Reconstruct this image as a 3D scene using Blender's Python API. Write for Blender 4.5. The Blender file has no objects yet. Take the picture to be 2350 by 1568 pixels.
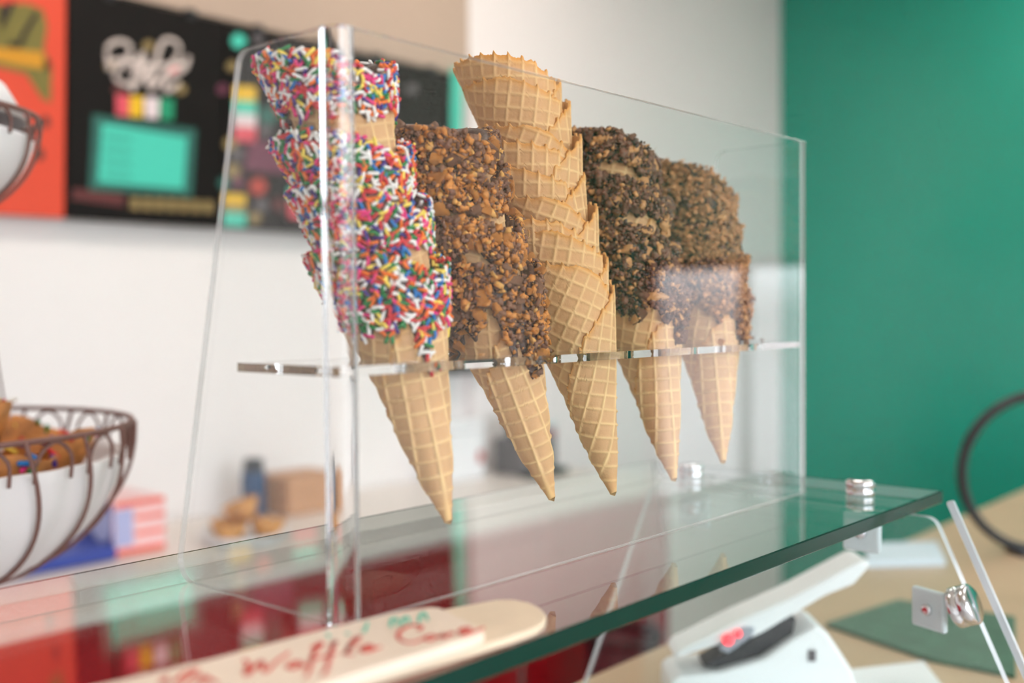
import bpy, bmesh, math, random
import numpy as np
from mathutils import Vector, Matrix

random.seed(7); RNG = np.random.default_rng(7)
sc = bpy.context.scene
COL = sc.collection

# ------------------------------------------------------------------ camera
# world: X runs along the cone holder (right and away), Y away to the left, Z up; z = 0 is the glass top.
PW, PH = 2350, 1568
CX, CY = PW / 2, PH / 2
v1 = np.array([3330 - CX, -(700 - CY)]); v2 = np.array([-1580 - CX, -(738 - CY)])
FPX = math.sqrt(-(v1 @ v2))
d1 = np.array([*v1, -FPX]); d1 /= np.linalg.norm(d1)
d2 = np.array([*v2, -FPX]); d2 /= np.linalg.norm(d2)
ROT = np.array([d1, d2, np.cross(d1, d2)])          # camera -> world
CAM = np.array([-0.3481, -0.4265, 0.163])
cam_data = bpy.data.cameras.new('camera')
cam = bpy.data.objects.new('camera', cam_data); COL.objects.link(cam)
m4 = Matrix([list(ROT[i]) + [CAM[i]] for i in range(3)] + [[0, 0, 0, 1]])
cam.matrix_world = m4
cam_data.sensor_width = 36; cam_data.lens = FPX * 36 / PW
cam_data.clip_start = 0.02
cam_data.dof.use_dof = True
cam_data.dof.focus_distance = 0.735
cam_data.dof.aperture_fstop = 2.9
sc.camera = cam

# ------------------------------------------------------------------ world and view
SKY = 9.5
w = bpy.data.worlds.new('overcast_sky'); sc.world = w; w.use_nodes = True
bg = w.node_tree.nodes['Background']
bg.inputs[1].default_value = SKY
wn = w.node_tree.nodes; wl = w.node_tree.links
w_tc = wn.new('ShaderNodeTexCoord'); w_sx = wn.new('ShaderNodeSeparateXYZ'); wl.new(w_tc.outputs['Generated'], w_sx.inputs[0])
w_rp = wn.new('ShaderNodeValToRGB'); wl.new(w_sx.outputs['Z'], w_rp.inputs['Fac'])       # street below the horizon, overcast sky above
w_rp.color_ramp.elements[0].position = 0.0; w_rp.color_ramp.elements[0].color = (0.20, 0.20, 0.21, 1)
w_rp.color_ramp.elements[1].position = 0.16; w_rp.color_ramp.elements[1].color = (0.86, 0.93, 1.0, 1)
wl.new(w_rp.outputs['Color'], bg.inputs[0])
sc.view_settings.view_transform = 'Standard'; sc.view_settings.look = 'None'
sc.view_settings.gamma = 1.0; sc.view_settings.use_curve_mapping = False
sc.view_settings.exposure = -0.12
cy = sc.cycles
cy.use_denoising = True
cy.use_adaptive_sampling = True; cy.adaptive_threshold = 0.1; cy.adaptive_min_samples = 12
cy.max_bounces = 10; cy.diffuse_bounces = 4; cy.glossy_bounces = 4
cy.transmission_bounces = 10; cy.transparent_max_bounces = 32
cy.sample_clamp_indirect = 8.0
cy.blur_glossy = 0.5

# room extents
RX0, RX1, RY0, RY1, RZ0, RZ1 = -2.6, 4.3, -3.4, 2.0, -1.25, 1.75

def portal(name, loc, size, nrm):
    l = bpy.data.lights.new(name, 'AREA'); l.shape = 'RECTANGLE'; l.size, l.size_y = size
    l.cycles.is_portal = True
    o = bpy.data.objects.new(name, l); COL.objects.link(o)
    o.location = loc; o.rotation_euler = Vector(nrm).to_track_quat('-Z', 'Y').to_euler()
    return o
# storefront openings: (front wall x0,x1,z0,z1) and (right wall y0,y1,z0,z1)
FRONT_WIN = [(-2.3, -0.1, -0.75, 1.5), (0.1, 2.6, -0.75, 1.5)]
RIGHT_WIN = [(-2.75, -1.6, -1.0, 0.42)]
for a, b, c, d in FRONT_WIN:
    portal('window_portal', ((a + b) / 2, RY0 - 0.08, (c + d) / 2), (b - a, d - c), (0, 1, 0))
for a, b, c, d in RIGHT_WIN:
    portal('window_portal', (RX1 + 0.08, (a + b) / 2, (c + d) / 2), (b - a, d - c), (-1, 0, 0))

# ------------------------------------------------------------------ helpers
def ray(px, py):
    return ROT @ np.array([px - CX, -(py - CY), -FPX])
def hit(px, py, ax, v):
    r = ray(px, py); return CAM + r * ((v - CAM[ax]) / r[ax])
def at(px, py, depth):
    return CAM + ray(px, py) * (depth / FPX)
CAMR = np.array(ROT[:, 0]); CAMR[2] = 0; CAMR /= np.linalg.norm(CAMR)      # horizontal image-right
CAMF = np.array([-CAMR[1], CAMR[0], 0])                                    # horizontal view direction

def lin(c):
    return tuple((x / 12.92 if x <= 0.04045 else ((x + 0.055) / 1.055) ** 2.4) for x in (v / 255 for v in c))

class NT:
    def __init__(s, name):
        s.m = bpy.data.materials.new(name); s.m.use_nodes = True
        s.t = s.m.node_tree; s.n = s.t.nodes; s.p = s.n['Principled BSDF']; s.out = s.n['Material Output']
    def new(s, k, **kw):
        x = s.n.new(k)
        for a, b in kw.items(): setattr(x, a, b)
        return x
    def link(s, a, b): s.t.links.new(a, b)

def mat(name, rgb, rough=0.5, metal=0.0, noise=0.0, nscale=60, bump=0.0, bscale=200, spec=0.5, coat=0.0, emit=None, sss=0.0):
    n = NT(name); p = n.p
    c = (*lin(rgb), 1)
    p.inputs['Base Color'].default_value = c
    p.inputs['Roughness'].default_value = rough; p.inputs['Metallic'].default_value = metal
    p.inputs['Specular IOR Level'].default_value = spec
    p.inputs['Coat Weight'].default_value = coat
    if sss:
        p.inputs['Subsurface Weight'].default_value = sss; p.inputs['Subsurface Scale'].default_value = 0.003
        p.inputs['Subsurface Radius'].default_value = (1, 0.6, 0.35)
    tc = n.new('ShaderNodeTexCoord')
    if noise:
        x = n.new('ShaderNodeTexNoise'); x.inputs['Scale'].default_value = nscale; x.inputs['Detail'].default_value = 4
        n.link(tc.outputs['Object'], x.inputs['Vector'])
        r = n.new('ShaderNodeValToRGB')
        r.color_ramp.elements[0].position = 0.3; r.color_ramp.elements[1].position = 0.7
        r.color_ramp.elements[0].color = (*[v * (1 - noise) for v in c[:3]], 1)
        r.color_ramp.elements[1].color = (*[min(1, v * (1 + noise)) for v in c[:3]], 1)
        n.link(x.outputs['Fac'], r.inputs['Fac']); n.link(r.outputs['Color'], p.inputs['Base Color'])
    if bump:
        x = n.new('ShaderNodeTexNoise'); x.inputs['Scale'].default_value = bscale; x.inputs['Detail'].default_value = 5
        n.link(tc.outputs['Object'], x.inputs['Vector'])
        b = n.new('ShaderNodeBump'); b.inputs['Strength'].default_value = bump; b.inputs['Distance'].default_value = 0.002
        n.link(x.outputs['Fac'], b.inputs['Height']); n.link(b.outputs['Normal'], p.inputs['Normal'])
    if emit:
        p.inputs['Emission Color'].default_value = (*lin(emit[0]), 1); p.inputs['Emission Strength'].default_value = emit[1]
    return n.m

def sheet_mat(name, f0, tint, rough=0.0):
    """Clear flat sheet: Schlick reflection over plain transmission."""
    n = NT(name); n.n.remove(n.p)
    g = n.new('ShaderNodeNewGeometry'); d = n.new('ShaderNodeVectorMath', operation='DOT_PRODUCT')
    n.link(g.outputs['Normal'], d.inputs[0]); n.link(g.outputs['Incoming'], d.inputs[1])
    a = n.new('ShaderNodeMath', operation='ABSOLUTE'); n.link(d.outputs['Value'], a.inputs[0])
    s = n.new('ShaderNodeMath', operation='SUBTRACT'); s.inputs[0].default_value = 1; n.link(a.outputs[0], s.inputs[1])
    pw = n.new('ShaderNodeMath', operation='POWER'); n.link(s.outputs[0], pw.inputs[0]); pw.inputs[1].default_value = 5
    ma = n.new('ShaderNodeMath', operation='MULTIPLY_ADD'); n.link(pw.outputs[0], ma.inputs[0])
    ma.inputs[1].default_value = 1 - f0; ma.inputs[2].default_value = f0
    t = n.new('ShaderNodeBsdfTransparent'); t.inputs[0].default_value = (*tint, 1)
    gl = n.new('ShaderNodeBsdfGlossy'); gl.inputs['Roughness'].default_value = rough; gl.inputs[0].default_value = (1, 1, 1, 1)
    mx = n.new('ShaderNodeMixShader'); n.link(ma.outputs[0], mx.inputs[0]); n.link(t.outputs[0], mx.inputs[1]); n.link(gl.outputs[0], mx.inputs[2])
    n.link(mx.outputs[0], n.out.inputs[0])
    return n.m

def edge_mat(name, tint, clear, rough=0.12):
    """Polished sheet edge: catches the room light along the sheet."""
    n = NT(name); p = n.p
    p.inputs['Base Color'].default_value = (*tint, 1); p.inputs['Roughness'].default_value = rough
    p.inputs['Coat Weight'].default_value = 0.6; p.inputs['Coat Roughness'].default_value = 0.05
    t = n.new('ShaderNodeBsdfTransparent'); t.inputs[0].default_value = (0.9, 0.93, 0.93, 1)
    mx = n.new('ShaderNodeMixShader'); mx.inputs[0].default_value = clear
    n.link(p.outputs[0], mx.inputs[1]); n.link(t.outputs[0], mx.inputs[2]); n.link(mx.outputs[0], n.out.inputs[0])
    return n.m

def glass_mat(name, ior, tint=(1, 1, 1), rough=0.0):
    n = NT(name); n.n.remove(n.p)
    g = n.new('ShaderNodeBsdfGlass'); g.inputs['IOR'].default_value = ior; g.inputs['Color'].default_value = (*tint, 1); g.inputs['Roughness'].default_value = rough
    n.link(g.outputs[0], n.out.inputs[0]); return n.m

def tag(o, label=None, cat=None, group=None, kind=None):
    if label: o['label'] = label
    if cat: o['category'] = cat
    if group: o['group'] = group
    if kind: o['kind'] = kind
    return o

def empty(name, loc=(0, 0, 0), rot=None):
    o = bpy.data.objects.new(name, None); COL.objects.link(o); o.location = loc; o.empty_display_size = 0.02
    if rot is not None: o.rotation_euler = rot
    return o

def link_mesh(name, me, parent=None, loc=None):
    o = bpy.data.objects.new(name, me); COL.objects.link(o)
    if parent is not None: o.parent = parent
    if loc is not None: o.location = loc
    return o

def mesh_np(name, V, F, mats, mi=None, smooth=True):
    """mesh from arrays; F is a list of index arrays (all quads or all tris may be 2-D arrays) or a list of tuples"""
    me = bpy.data.meshes.new(name)
    V = np.asarray(V, dtype=np.float32)
    if isinstance(F, np.ndarray):
        nf, k = F.shape
        me.vertices.add(len(V)); me.vertices.foreach_set('co', V.ravel())
        me.loops.add(nf * k); me.loops.foreach_set('vertex_index', F.astype(np.int32).ravel())
        me.polygons.add(nf); me.polygons.foreach_set('loop_start', np.arange(0, nf * k, k, dtype=np.int32))
        me.update(calc_edges=True)
    else:
        me.from_pydata([tuple(v) for v in V.tolist()], [], [tuple(f) for f in F]); me.update()
    for m in (mats if isinstance(mats, (list, tuple)) else [mats]): me.materials.append(m)
    if mi is not None: me.polygons.foreach_set('material_index', np.asarray(mi, dtype=np.int32))
    if smooth: me.polygons.foreach_set('use_smooth', np.ones(len(me.polygons), dtype=bool))
    return me

def obj_bm(name, bm, mats, parent=None, smooth=False, loc=None):
    me = bpy.data.meshes.new(name); bmesh.ops.recalc_face_normals(bm, faces=bm.faces); bm.to_mesh(me); bm.free()
    for m in (mats if isinstance(mats, (list, tuple)) else [mats]): me.materials.append(m)
    if smooth:
        for p in me.polygons: p.use_smooth = True
    return link_mesh(name, me, parent, loc)

def box_bm(x0, x1, y0, y1, z0, z1, bevel=0.0, seg=2, bm=None):
    b = bmesh.new()
    r = bmesh.ops.create_cube(b, size=1)
    for v in r['verts']:
        v.co = Vector(((x0 + x1) / 2 + v.co.x * (x1 - x0), (y0 + y1) / 2 + v.co.y * (y1 - y0), (z0 + z1) / 2 + v.co.z * (z1 - z0)))
    if bevel:
        bmesh.ops.bevel(b, geom=list(b.edges), offset=bevel, segments=seg, affect='EDGES', profile=0.5)
    if bm is None: return b
    me = bpy.data.meshes.new('t'); b.to_mesh(me); b.free(); bm.from_mesh(me); bpy.data.meshes.remove(me); return bm

def box(name, x0, x1, y0, y1, z0, z1, m, parent=None, bevel=0.0, seg=2):
    return obj_bm(name, box_bm(x0, x1, y0, y1, z0, z1, bevel, seg), m, parent)

def prism_bm(pts, axis, a, b, bevel=0.0, seg=2):
    """2-D outline extruded along axis (0,1,2) between a and b; pts are the other two coords in cyclic-free order"""
    bm = bmesh.new()
    def P(p, t):
        return {0: (t, p[0], p[1]), 1: (p[0], t, p[1]), 2: (p[0], p[1], t)}[axis]
    lo = [bm.verts.new(P(p, a)) for p in pts]; hi = [bm.verts.new(P(p, b)) for p in pts]
    n = len(pts)
    bm.faces.new(lo); bm.faces.new(hi[::-1])
    for i in range(n): bm.faces.new((lo[i], hi[i], hi[(i + 1) % n], lo[(i + 1) % n]))
    bmesh.ops.recalc_face_normals(bm, faces=bm.faces)
    if bevel: bmesh.ops.bevel(bm, geom=list(bm.edges), offset=bevel, segments=seg, affect='EDGES', profile=0.5)
    return bm

def round_poly(pts, radii, n=8):
    out = []; N = len(pts)
    for i in range(N):
        p = np.array(pts[i], float); r = radii[i]
        if r <= 0: out.append(tuple(p)); continue
        a = np.array(pts[i - 1], float) - p; b = np.array(pts[(i + 1) % N], float) - p
        a /= np.linalg.norm(a); b /= np.linalg.norm(b)
        ang = math.acos(max(-1, min(1, a @ b))); t = r / math.tan(ang / 2)
        c = p + (a + b) / np.linalg.norm(a + b) * (r / math.sin(ang / 2))
        s, e = p + a * t - c, p + b * t - c
        a0 = math.atan2(s[1], s[0]); a1 = math.atan2(e[1], e[0])
        da = (a1 - a0 + math.pi) % (2 * math.pi) - math.pi
        for k in range(n + 1):
            q = a0 + da * k / n; out.append((c[0] + r * math.cos(q), c[1] + r * math.sin(q)))
    return out

def tube(name, pts, r, m, parent=None, seg=8, closed=False, res=6, ref=(0, 0, 1.0)):
    """swept tube along a polyline (Catmull-Rom smoothed), a real mesh"""
    P = np.array(pts, float)
    if res > 1 and len(P) > 2:
        Q = []
        n = len(P)
        for i in range(n if closed else n - 1):
            p0 = P[(i - 1) % n] if closed or i > 0 else P[0]; p1 = P[i]; p2 = P[(i + 1) % n]
            p3 = P[(i + 2) % n] if closed or i + 2 < n else P[-1]
            for k in range(res):
                t = k / res
                Q.append(0.5 * ((2 * p1) + (-p0 + p2) * t + (2 * p0 - 5 * p1 + 4 * p2 - p3) * t * t + (-p0 + 3 * p1 - 3 * p2 + p3) * t ** 3))
        if not closed: Q.append(P[-1])
        P = np.array(Q)
    n = len(P); V = []; F = []
    ref = np.array(ref, float)
    for i in range(n):
        a = P[(i - 1) % n] if closed or i > 0 else P[0]; b = P[(i + 1) % n] if closed or i < n - 1 else P[-1]
        t = b - a; t /= np.linalg.norm(t) + 1e-12
        u = np.cross(ref, t)
        if np.linalg.norm(u) < 0.15: u = np.cross(np.array([1.0, 0, 0]), t)
        u /= np.linalg.norm(u); v = np.cross(t, u)
        for k in range(seg):
            an = 2 * math.pi * k / seg; V.append(P[i] + r * (math.cos(an) * u + math.sin(an) * v))
    for i in range(n if closed else n - 1):
        j = (i + 1) % n
        for k in range(seg): F.append((i * seg + k, i * seg + (k + 1) % seg, j * seg + (k + 1) % seg, j * seg + k))
    if not closed: F.append(tuple(range(seg))[::-1]); F.append(tuple((n - 1) * seg + k for k in range(seg)))
    return link_mesh(name, mesh_np(name, V, F, m), parent)

def lathe(name, prof, m, parent=None, seg=32, loc=None, smooth=True, warp=None):
    """closed profile of (r,z) turned round Z"""
    V = []; F = []; n = len(prof)
    for k in range(seg):
        a = 2 * math.pi * k / seg
        for (r, z) in prof:
            x, y, zz = r * math.cos(a), r * math.sin(a), z
            if warp: x, y, zz = warp(x, y, zz, a)
            V.append((x, y, zz))
    for k in range(seg):
        j = (k + 1) % seg
        for i in range(n - 1): F.append((k * n + i, j * n + i, j * n + i + 1, k * n + i + 1))
    bm = bmesh.new(); vs = [bm.verts.new(v) for v in V]
    for f in F: bm.faces.new([vs[i] for i in f])
    bmesh.ops.remove_doubles(bm, verts=bm.verts, dist=1e-6)
    return obj_bm(name, bm, m, parent, smooth, loc)

# ------------------------------------------------------------------ materials
M = {}
M['wall'] = mat('white_wall_paint', (240, 237, 236), 0.6, bump=0.05, bscale=90)
M['greywall'] = mat('pale_grey_wall_paint', (246, 238, 238), 0.6, bump=0.05, bscale=90)
M['soffit_shade'] = mat('beige_soffit_shade', (192, 170, 153), 0.6)  # warm, dimmer light of the upper wall put into this colour
M['green'] = mat('green_wall_paint', (6, 158, 134), 0.27, noise=0.05, nscale=1.5, spec=0.9)
M['ceiling'] = mat('ceiling_paint', (225, 216, 205), 0.8, bump=0.03, bscale=60)
M['floor'] = mat('floor_concrete', (190, 186, 182), 0.45, noise=0.15, nscale=8)
M['frame'] = mat('dark_window_frame', (45, 45, 48), 0.4)
M['red'] = mat('red_laminate', (168, 8, 26), 0.38, noise=0.05, nscale=3)
M['redjoint'] = mat('dark_gap', (30, 8, 10), 0.7)
M['worktop'] = mat('pale_stone_worktop', (232, 222, 214), 0.35, noise=0.05, nscale=40)
M['wood'] = mat('pale_wood_counter', (190, 164, 132), 0.4, noise=0.08, nscale=6)
M['acrylic'] = sheet_mat('clear_acrylic', 0.04, (0.985, 0.99, 0.99))
M['acrylic_edge'] = edge_mat('polished_acrylic_edge', (0.66, 0.62, 0.60), 0.5)
M['acrylic_solid'] = glass_mat('solid_acrylic', 1.49)
M['glass'] = sheet_mat('clear_float_glass', 0.045, (0.95, 0.985, 0.972))
M['glass_edge'] = mat('green_glass_edge', (0, 50, 40), 0.2, spec=0.2)
M['glass_edge_pale'] = edge_mat('pale_glass_edge', (0.72, 0.76, 0.8), 0.35)
M['chrome'] = mat('chrome', (225, 225, 228), 0.12, 1.0)
M['clamp'] = mat('satin_clamp', (206, 220, 222), 0.4, 0.1)
M['white'] = mat('white_plastic', (240, 242, 245), 0.4)
M['darkplastic'] = mat('dark_plastic', (40, 40, 45), 0.45)
M['led'] = mat('red_led', (255, 40, 50), 0.4, emit=((255, 50, 60), 3.0))

# wafer: pale ridges, browner pockets, toasted rims come from the baking (attributes bake.x = ridge, bake.y = toast)
n = NT('waffle_wafer'); p = n.p
at_n = n.new('ShaderNodeAttribute', attribute_name='bake')
sx = n.new('ShaderNodeSeparateXYZ'); n.link(at_n.outputs['Vector'], sx.inputs[0])
tc = n.new('ShaderNodeTexCoord')
nz = n.new('ShaderNodeTexNoise'); nz.inputs['Scale'].default_value = 55; nz.inputs['Detail'].default_value = 6; n.link(tc.outputs['Object'], nz.inputs['Vector'])
r1 = n.new('ShaderNodeMix', data_type='RGBA'); r1.inputs['A'].default_value = (*lin((208, 160, 114)), 1); r1.inputs['B'].default_value = (*lin((222, 178, 130)), 1)
n.link(nz.outputs['Fac'], r1.inputs['Factor'])
r2 = n.new('ShaderNodeMix', data_type='RGBA'); r2.inputs['B'].default_value = (*lin((244, 208, 150)), 1)
n.link(sx.outputs['X'], r2.inputs['Factor']); n.link(r1.outputs['Result'], r2.inputs['A'])
r3 = n.new('ShaderNodeMix', data_type='RGBA'); r3.inputs['B'].default_value = (*lin((226, 158, 78)), 1)
n.link(sx.outputs['Y'], r3.inputs['Factor']); n.link(r2.outputs['Result'], r3.inputs['A'])
n.link(r3.outputs['Result'], p.inputs['Base Color'])
p.inputs['Roughness'].default_value = 0.62; p.inputs['Specular IOR Level'].default_value = 0.3
nb = n.new('ShaderNodeTexNoise'); nb.inputs['Scale'].default_value = 700; nb.inputs['Detail'].default_value = 4; n.link(tc.outputs['Object'], nb.inputs['Vector'])
bp = n.new('ShaderNodeBump'); bp.inputs['Strength'].default_value = 0.25; bp.inputs['Distance'].default_value = 0.0008
n.link(nb.outputs['Fac'], bp.inputs['Height']); n.link(bp.outputs['Normal'], p.inputs['Normal'])
M['wafer'] = n.m
M['choc'] = mat('dark_chocolate', (78, 48, 38), 0.36, noise=0.2, nscale=90, bump=0.35, bscale=260)
SPR_RGB = [(244, 240, 234), (214, 44, 52), (246, 118, 30), (246, 216, 88), (22, 128, 62), (8, 116, 190), (76, 46, 132), (232, 44, 124)]
SPR_P = np.array([0.25, 0.16, 0.14, 0.10, 0.11, 0.07, 0.07, 0.10])
SPR_M = [mat('sprinkle_sugar_' + k, c, 0.38, spec=0.45) for k, c in zip(('white', 'red', 'orange', 'yellow', 'green', 'blue', 'purple', 'pink'), SPR_RGB)]
M['peanut'] = mat('orange_peanut_candy', (210, 136, 58), 0.5, noise=0.3, nscale=220, bump=0.6, bscale=500)
M['peanut_light'] = mat('pale_peanut_crumb', (222, 164, 84), 0.6, noise=0.25, nscale=300, bump=0.5, bscale=500)
M['milkchoc'] = mat('milk_chocolate', (132, 90, 64), 0.5, noise=0.25, nscale=160, bump=0.5, bscale=500)
M['brownchoc'] = mat('brown_chocolate', (124, 82, 60), 0.5, noise=0.25, nscale=160, bump=0.5, bscale=500)
M['toffee'] = mat('toffee', (200, 146, 90), 0.42, noise=0.2, nscale=160, bump=0.3, bscale=400)
M['cookie'] = mat('cookie_crumb', (196, 138, 88), 0.7, noise=0.3, nscale=260, bump=0.7, bscale=500)

# ------------------------------------------------------------------ the room
def struct(o): o['kind'] = 'structure'; return o
T = 0.12
struct(box('floor', RX0 - T, RX1 + T, RY0 - T, RY1 + T, RZ0 - 0.1, RZ0, M['floor']))
struct(box('ceiling', RX0 - T, RX1 + T, RY0 - T, RY1 + T, RZ1, RZ1 + 0.1, M['ceiling']))
struct(box('wall_back', RX0 - T, 2.16, RY1, RY1 + T, RZ0, RZ1, M['wall']))
struct(box('wall_back_grey', 2.16, RX1 + T, RY1 - 0.03, RY1 + T, RZ0, RZ1, M['greywall']))
struct(box('wall_left', RX0 - T, RX0, RY0, RY1, RZ0, RZ1, M['wall']))
def wall_with_openings(name, axis, a0, a1, t0, t1, wins, m):
    bm = bmesh.new()
    def add(u0, u1, z0, z1):
        if u1 - u0 < 1e-4 or z1 - z0 < 1e-4: return
        if axis == 'x': box_bm(u0, u1, t0, t1, z0, z1, bm=bm)
        else: box_bm(t0, t1, u0, u1, z0, z1, bm=bm)
    u = a0
    for (b, c, z0, z1) in sorted(wins):
        add(u, b, RZ0, RZ1); add(b, c, RZ0, z0); add(b, c, z1, RZ1); u = c
    add(u, a1, RZ0, RZ1)
    return struct(obj_bm(name, bm, m))
wall_with_openings('wall_front', 'x', RX0, RX1, RY0 - T, RY0, FRONT_WIN, M['wall'])
wall_with_openings('wall_right', 'y', RY0 - T, RY1 - 0.03, RX1, RX1 + T, RIGHT_WIN, M['green'])
k = 1
for wins, ax in ((FRONT_WIN, 'x'), (RIGHT_WIN, 'y')):
    for (a, b, c, d) in wins:
        bm = bmesh.new(); fw = 0.05
        for (u0, u1, z0, z1) in ((a, a + fw, c, d), (b - fw, b, c, d), (a, b, c, c + fw), (a, b, d - fw, d), ((a + b) / 2 - 0.02, (a + b) / 2 + 0.02, c, d), (a, b, 0.55, 0.6)):
            if ax == 'x': box_bm(u0, u1, RY0 - 0.07, RY0 - 0.01, z0, z1, bm=bm)
            else: box_bm(RX1 + 0.01, RX1 + 0.07, u0, u1, z0, z1, bm=bm)
        fr = struct(obj_bm('window_%d' % k, bm, M['frame'])); k += 1

struct(box('shade_band_1', RX0, 2.16, RY1 - 0.03, RY1, 0.93, RZ1, M['soffit_shade']))  # slab above the boards, its beige imitates the wall's warm shade
# track spots that light the menu wall (above the picture)
def track_spot(loc, target, power, ang):
    t = empty('track_spot', loc)
    d = (Vector(target) - Vector(loc)).normalized(); t.rotation_euler = d.to_track_quat('-Z', 'Y').to_euler()
    lathe('spot_can', [(0, 0.09), (0.035, 0.09), (0.04, 0.0), (0.036, 0.0), (0.032, 0.085), (0, 0.085)], M['frame'], t, 20)
    l = bpy.data.lights.new('spot', 'SPOT'); l.energy = power; l.color = (1.0, 0.86, 0.72); l.spot_size = math.radians(ang); l.spot_blend = 0.9; l.shadow_soft_size = 0.05
    o = bpy.data.objects.new('spot_lamp', l); COL.objects.link(o); o.parent = t; o.location = (0, 0, -0.01)
    return t
for i, (lx, tx) in enumerate(((0.3, 0.5), (1.0, 1.3), (1.9, 2.2))):
    tag(track_spot((lx, 1.0, 1.6), (tx, 2.0, 1.05), 16, 95), ('warm track spotlight aimed at the orange board', 'warm track spotlight aimed at the middle of the menu wall', 'warm track spotlight aimed at the right end of the menu wall')[i], 'spotlight', 'track spotlights above the menu boards')

# fill panels added under the ceiling, out of view, to brighten the walls
FILL_PANEL = mat('fill_light_panel', (255, 244, 228), 0.5, emit=((255, 248, 242), 10.0))
for x, y, lb in ((0.2, 0.8, 'over the serving aisle'), (2.0, 0.8, 'before the grey wall'), (3.5, 0.5, 'beside the green wall'), (0.2, -1.4, 'behind the camera near the left'), (2.0, -1.4, 'behind the camera in the middle'), (3.5, -1.6, 'by the side window')):
    e = empty('fill_ceiling_light', (x, y, RZ1 - 0.001))
    box('fill_frame', -0.31, 0.31, -0.31, 0.31, -0.03, -0.001, M['white'], e, 0.004); box('fill_diffuser', -0.29, 0.29, -0.29, 0.29, -0.034, -0.0305, FILL_PANEL, e)
    tag(e, 'square white fill light added to the ceiling ' + lb, 'fill light', 'added fill lights')

# ------------------------------------------------------------------ menu boards
TILT = math.radians(3.4)
B0 = np.array([0.803, 1.955, 0.386]); BV = np.array([0, -math.sin(TILT), math.cos(TILT)]); BN = np.array([0, -math.cos(TILT), -math.sin(TILT)])
def bhit(px, py):
    r = ray(px, py); t = ((B0 - CAM) @ BN) / (r @ BN); q = CAM + r * t - B0
    return q[0], q @ BV
BW = 0.416
BTOP = bhit(643, 79)[1]
board_mat = {'black': mat('black_menu_board', (19, 14, 12), 0.55, noise=0.1, nscale=10, spec=0.2), 'orange': mat('orange_menu_board', (226, 74, 44), 0.5)}
INK = {k: mat('print_' + k, c, 0.55) for k, c in dict(white=(222, 208, 202), teal=(72, 208, 184), darkteal=(40, 104, 94), pink=(226, 84, 100), yellow=(236, 190, 20), offwhite=(232, 216, 220), green=(14, 150, 108), dimred=(96, 40, 40), gold=(150, 128, 80), olive=(122, 112, 48), amber=(212, 148, 22), black=(50, 40, 34), plum=(112, 52, 76), red=(186, 62, 48), grey=(92, 86, 90)).items()}
def board(name, i, m, label, w=BW):
    e = empty(name, B0 + np.array([i * BW, 0, 0])); e.rotation_euler = (TILT, 0, 0)
    box('panel', 0.003, w - 0.003, 0, 0.018, 0, BTOP, m, e, 0.002)
    tag(e, label, 'menu board', 'menu boards on the back wall')
    for u in (0.1, w - 0.1): box('hook', u - 0.012, u + 0.012, -0.004, 0.024, BTOP - 0.012, BTOP + 0.012, M['frame'], e, 0.002)
    return e
def print_poly(e, i, pts, ink, name='print', h=0.0012):
    q = [bhit(*p) for p in pts]; q = [(u - i * BW, v) for u, v in q]
    return obj_bm(name, prism_bm(q, 1, -h, 0.0003), INK[ink], e)
def print_disc(e, i, px, py, rx, ry, ink, name='print', h=0.0012):
    return print_poly(e, i, [(px + rx * math.cos(a), py + ry * math.sin(a)) for a in np.linspace(0, 2 * math.pi, 21)[:-1]], ink, name, h)
def print_stroke(e, i, pts, wd, ink, name='stroke'):
    q = [bhit(*p) for p in pts]; q = [np.array((u - i * BW, -0.0006, v)) for u, v in q]
    return tube(name, q, wd, INK[ink], e, seg=6, res=4)

e = board('menu_board', -1, board_mat['orange'], 'orange menu board with yellow lettering, left of the black boards')
print_poly(e, -1, [(-20, 12), (60, 8), (98, 22), (108, 60), (100, 115), (118, 150), (116, 236), (96, 226), (60, 170), (-20, 150)], 'olive', 'lettering_shadow')
print_poly(e, -1, [(-20, 108), (98, 120), (100, 158), (40, 150), (-20, 136)], 'amber', 'lettering', 0.002)
for s in ([(2, 62), (16, 30), (30, 6)], [(44, 104), (60, 70), (84, 30)], [(20, 100), (44, 104)], [(10, 10), (2, 40)]): print_stroke(e, -1, s, 0.006, 'black', 'lettering_stroke')
for (x, y) in ((108, 150), (105, 280), (92, 355)): print_disc(e, -1, x, y, 9, 14, 'black', 'ink_spot')

e = board('menu_board', 0, board_mat['black'], 'black menu board with white script and a teal price panel')
for s in ([(252, 165), (245, 110), (280, 95), (300, 120), (262, 175), (300, 195), (310, 150)], [(300, 170), (330, 120), (320, 180), (350, 150), (345, 190)], [(350, 180), (370, 100), (400, 95), (410, 125), (375, 175), (420, 160), (432, 130)], [(300, 210), (330, 170), (345, 205), (375, 175), (380, 210), (410, 190)], [(255, 140), (290, 140), (330, 150), (380, 150), (430, 150)]):
    print_stroke(e, 0, s, 0.0062, 'white', 'script_stroke')
for (x, y, k) in ((340, 105, 'gold'), (252, 150, 'gold'), (415, 205, 'gold'), (398, 160, 'pink'), (270, 205, 'dimred')): print_disc(e, 0, x, y, 12, 12, k, 'flourish')
for (x, k) in ((282, 'pink'), (312, 'yellow'), (348, 'offwhite'), (382, 'green')):
    y = 246 + (x - 330) * 0.09
    print_poly(e, 0, [(x - 17, y - 25), (x + 17, y - 23), (x + 15, y + 25), (x - 15, y + 23)], k, 'scoop_swatch')
print_poly(e, 0, [(212, 262), (450, 297), (440, 452), (203, 436)], 'darkteal', 'price_panel_border')
print_poly(e, 0, [(234, 284), (428, 316), (420, 434), (224, 418)], 'teal', 'price_panel', 0.002)
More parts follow.
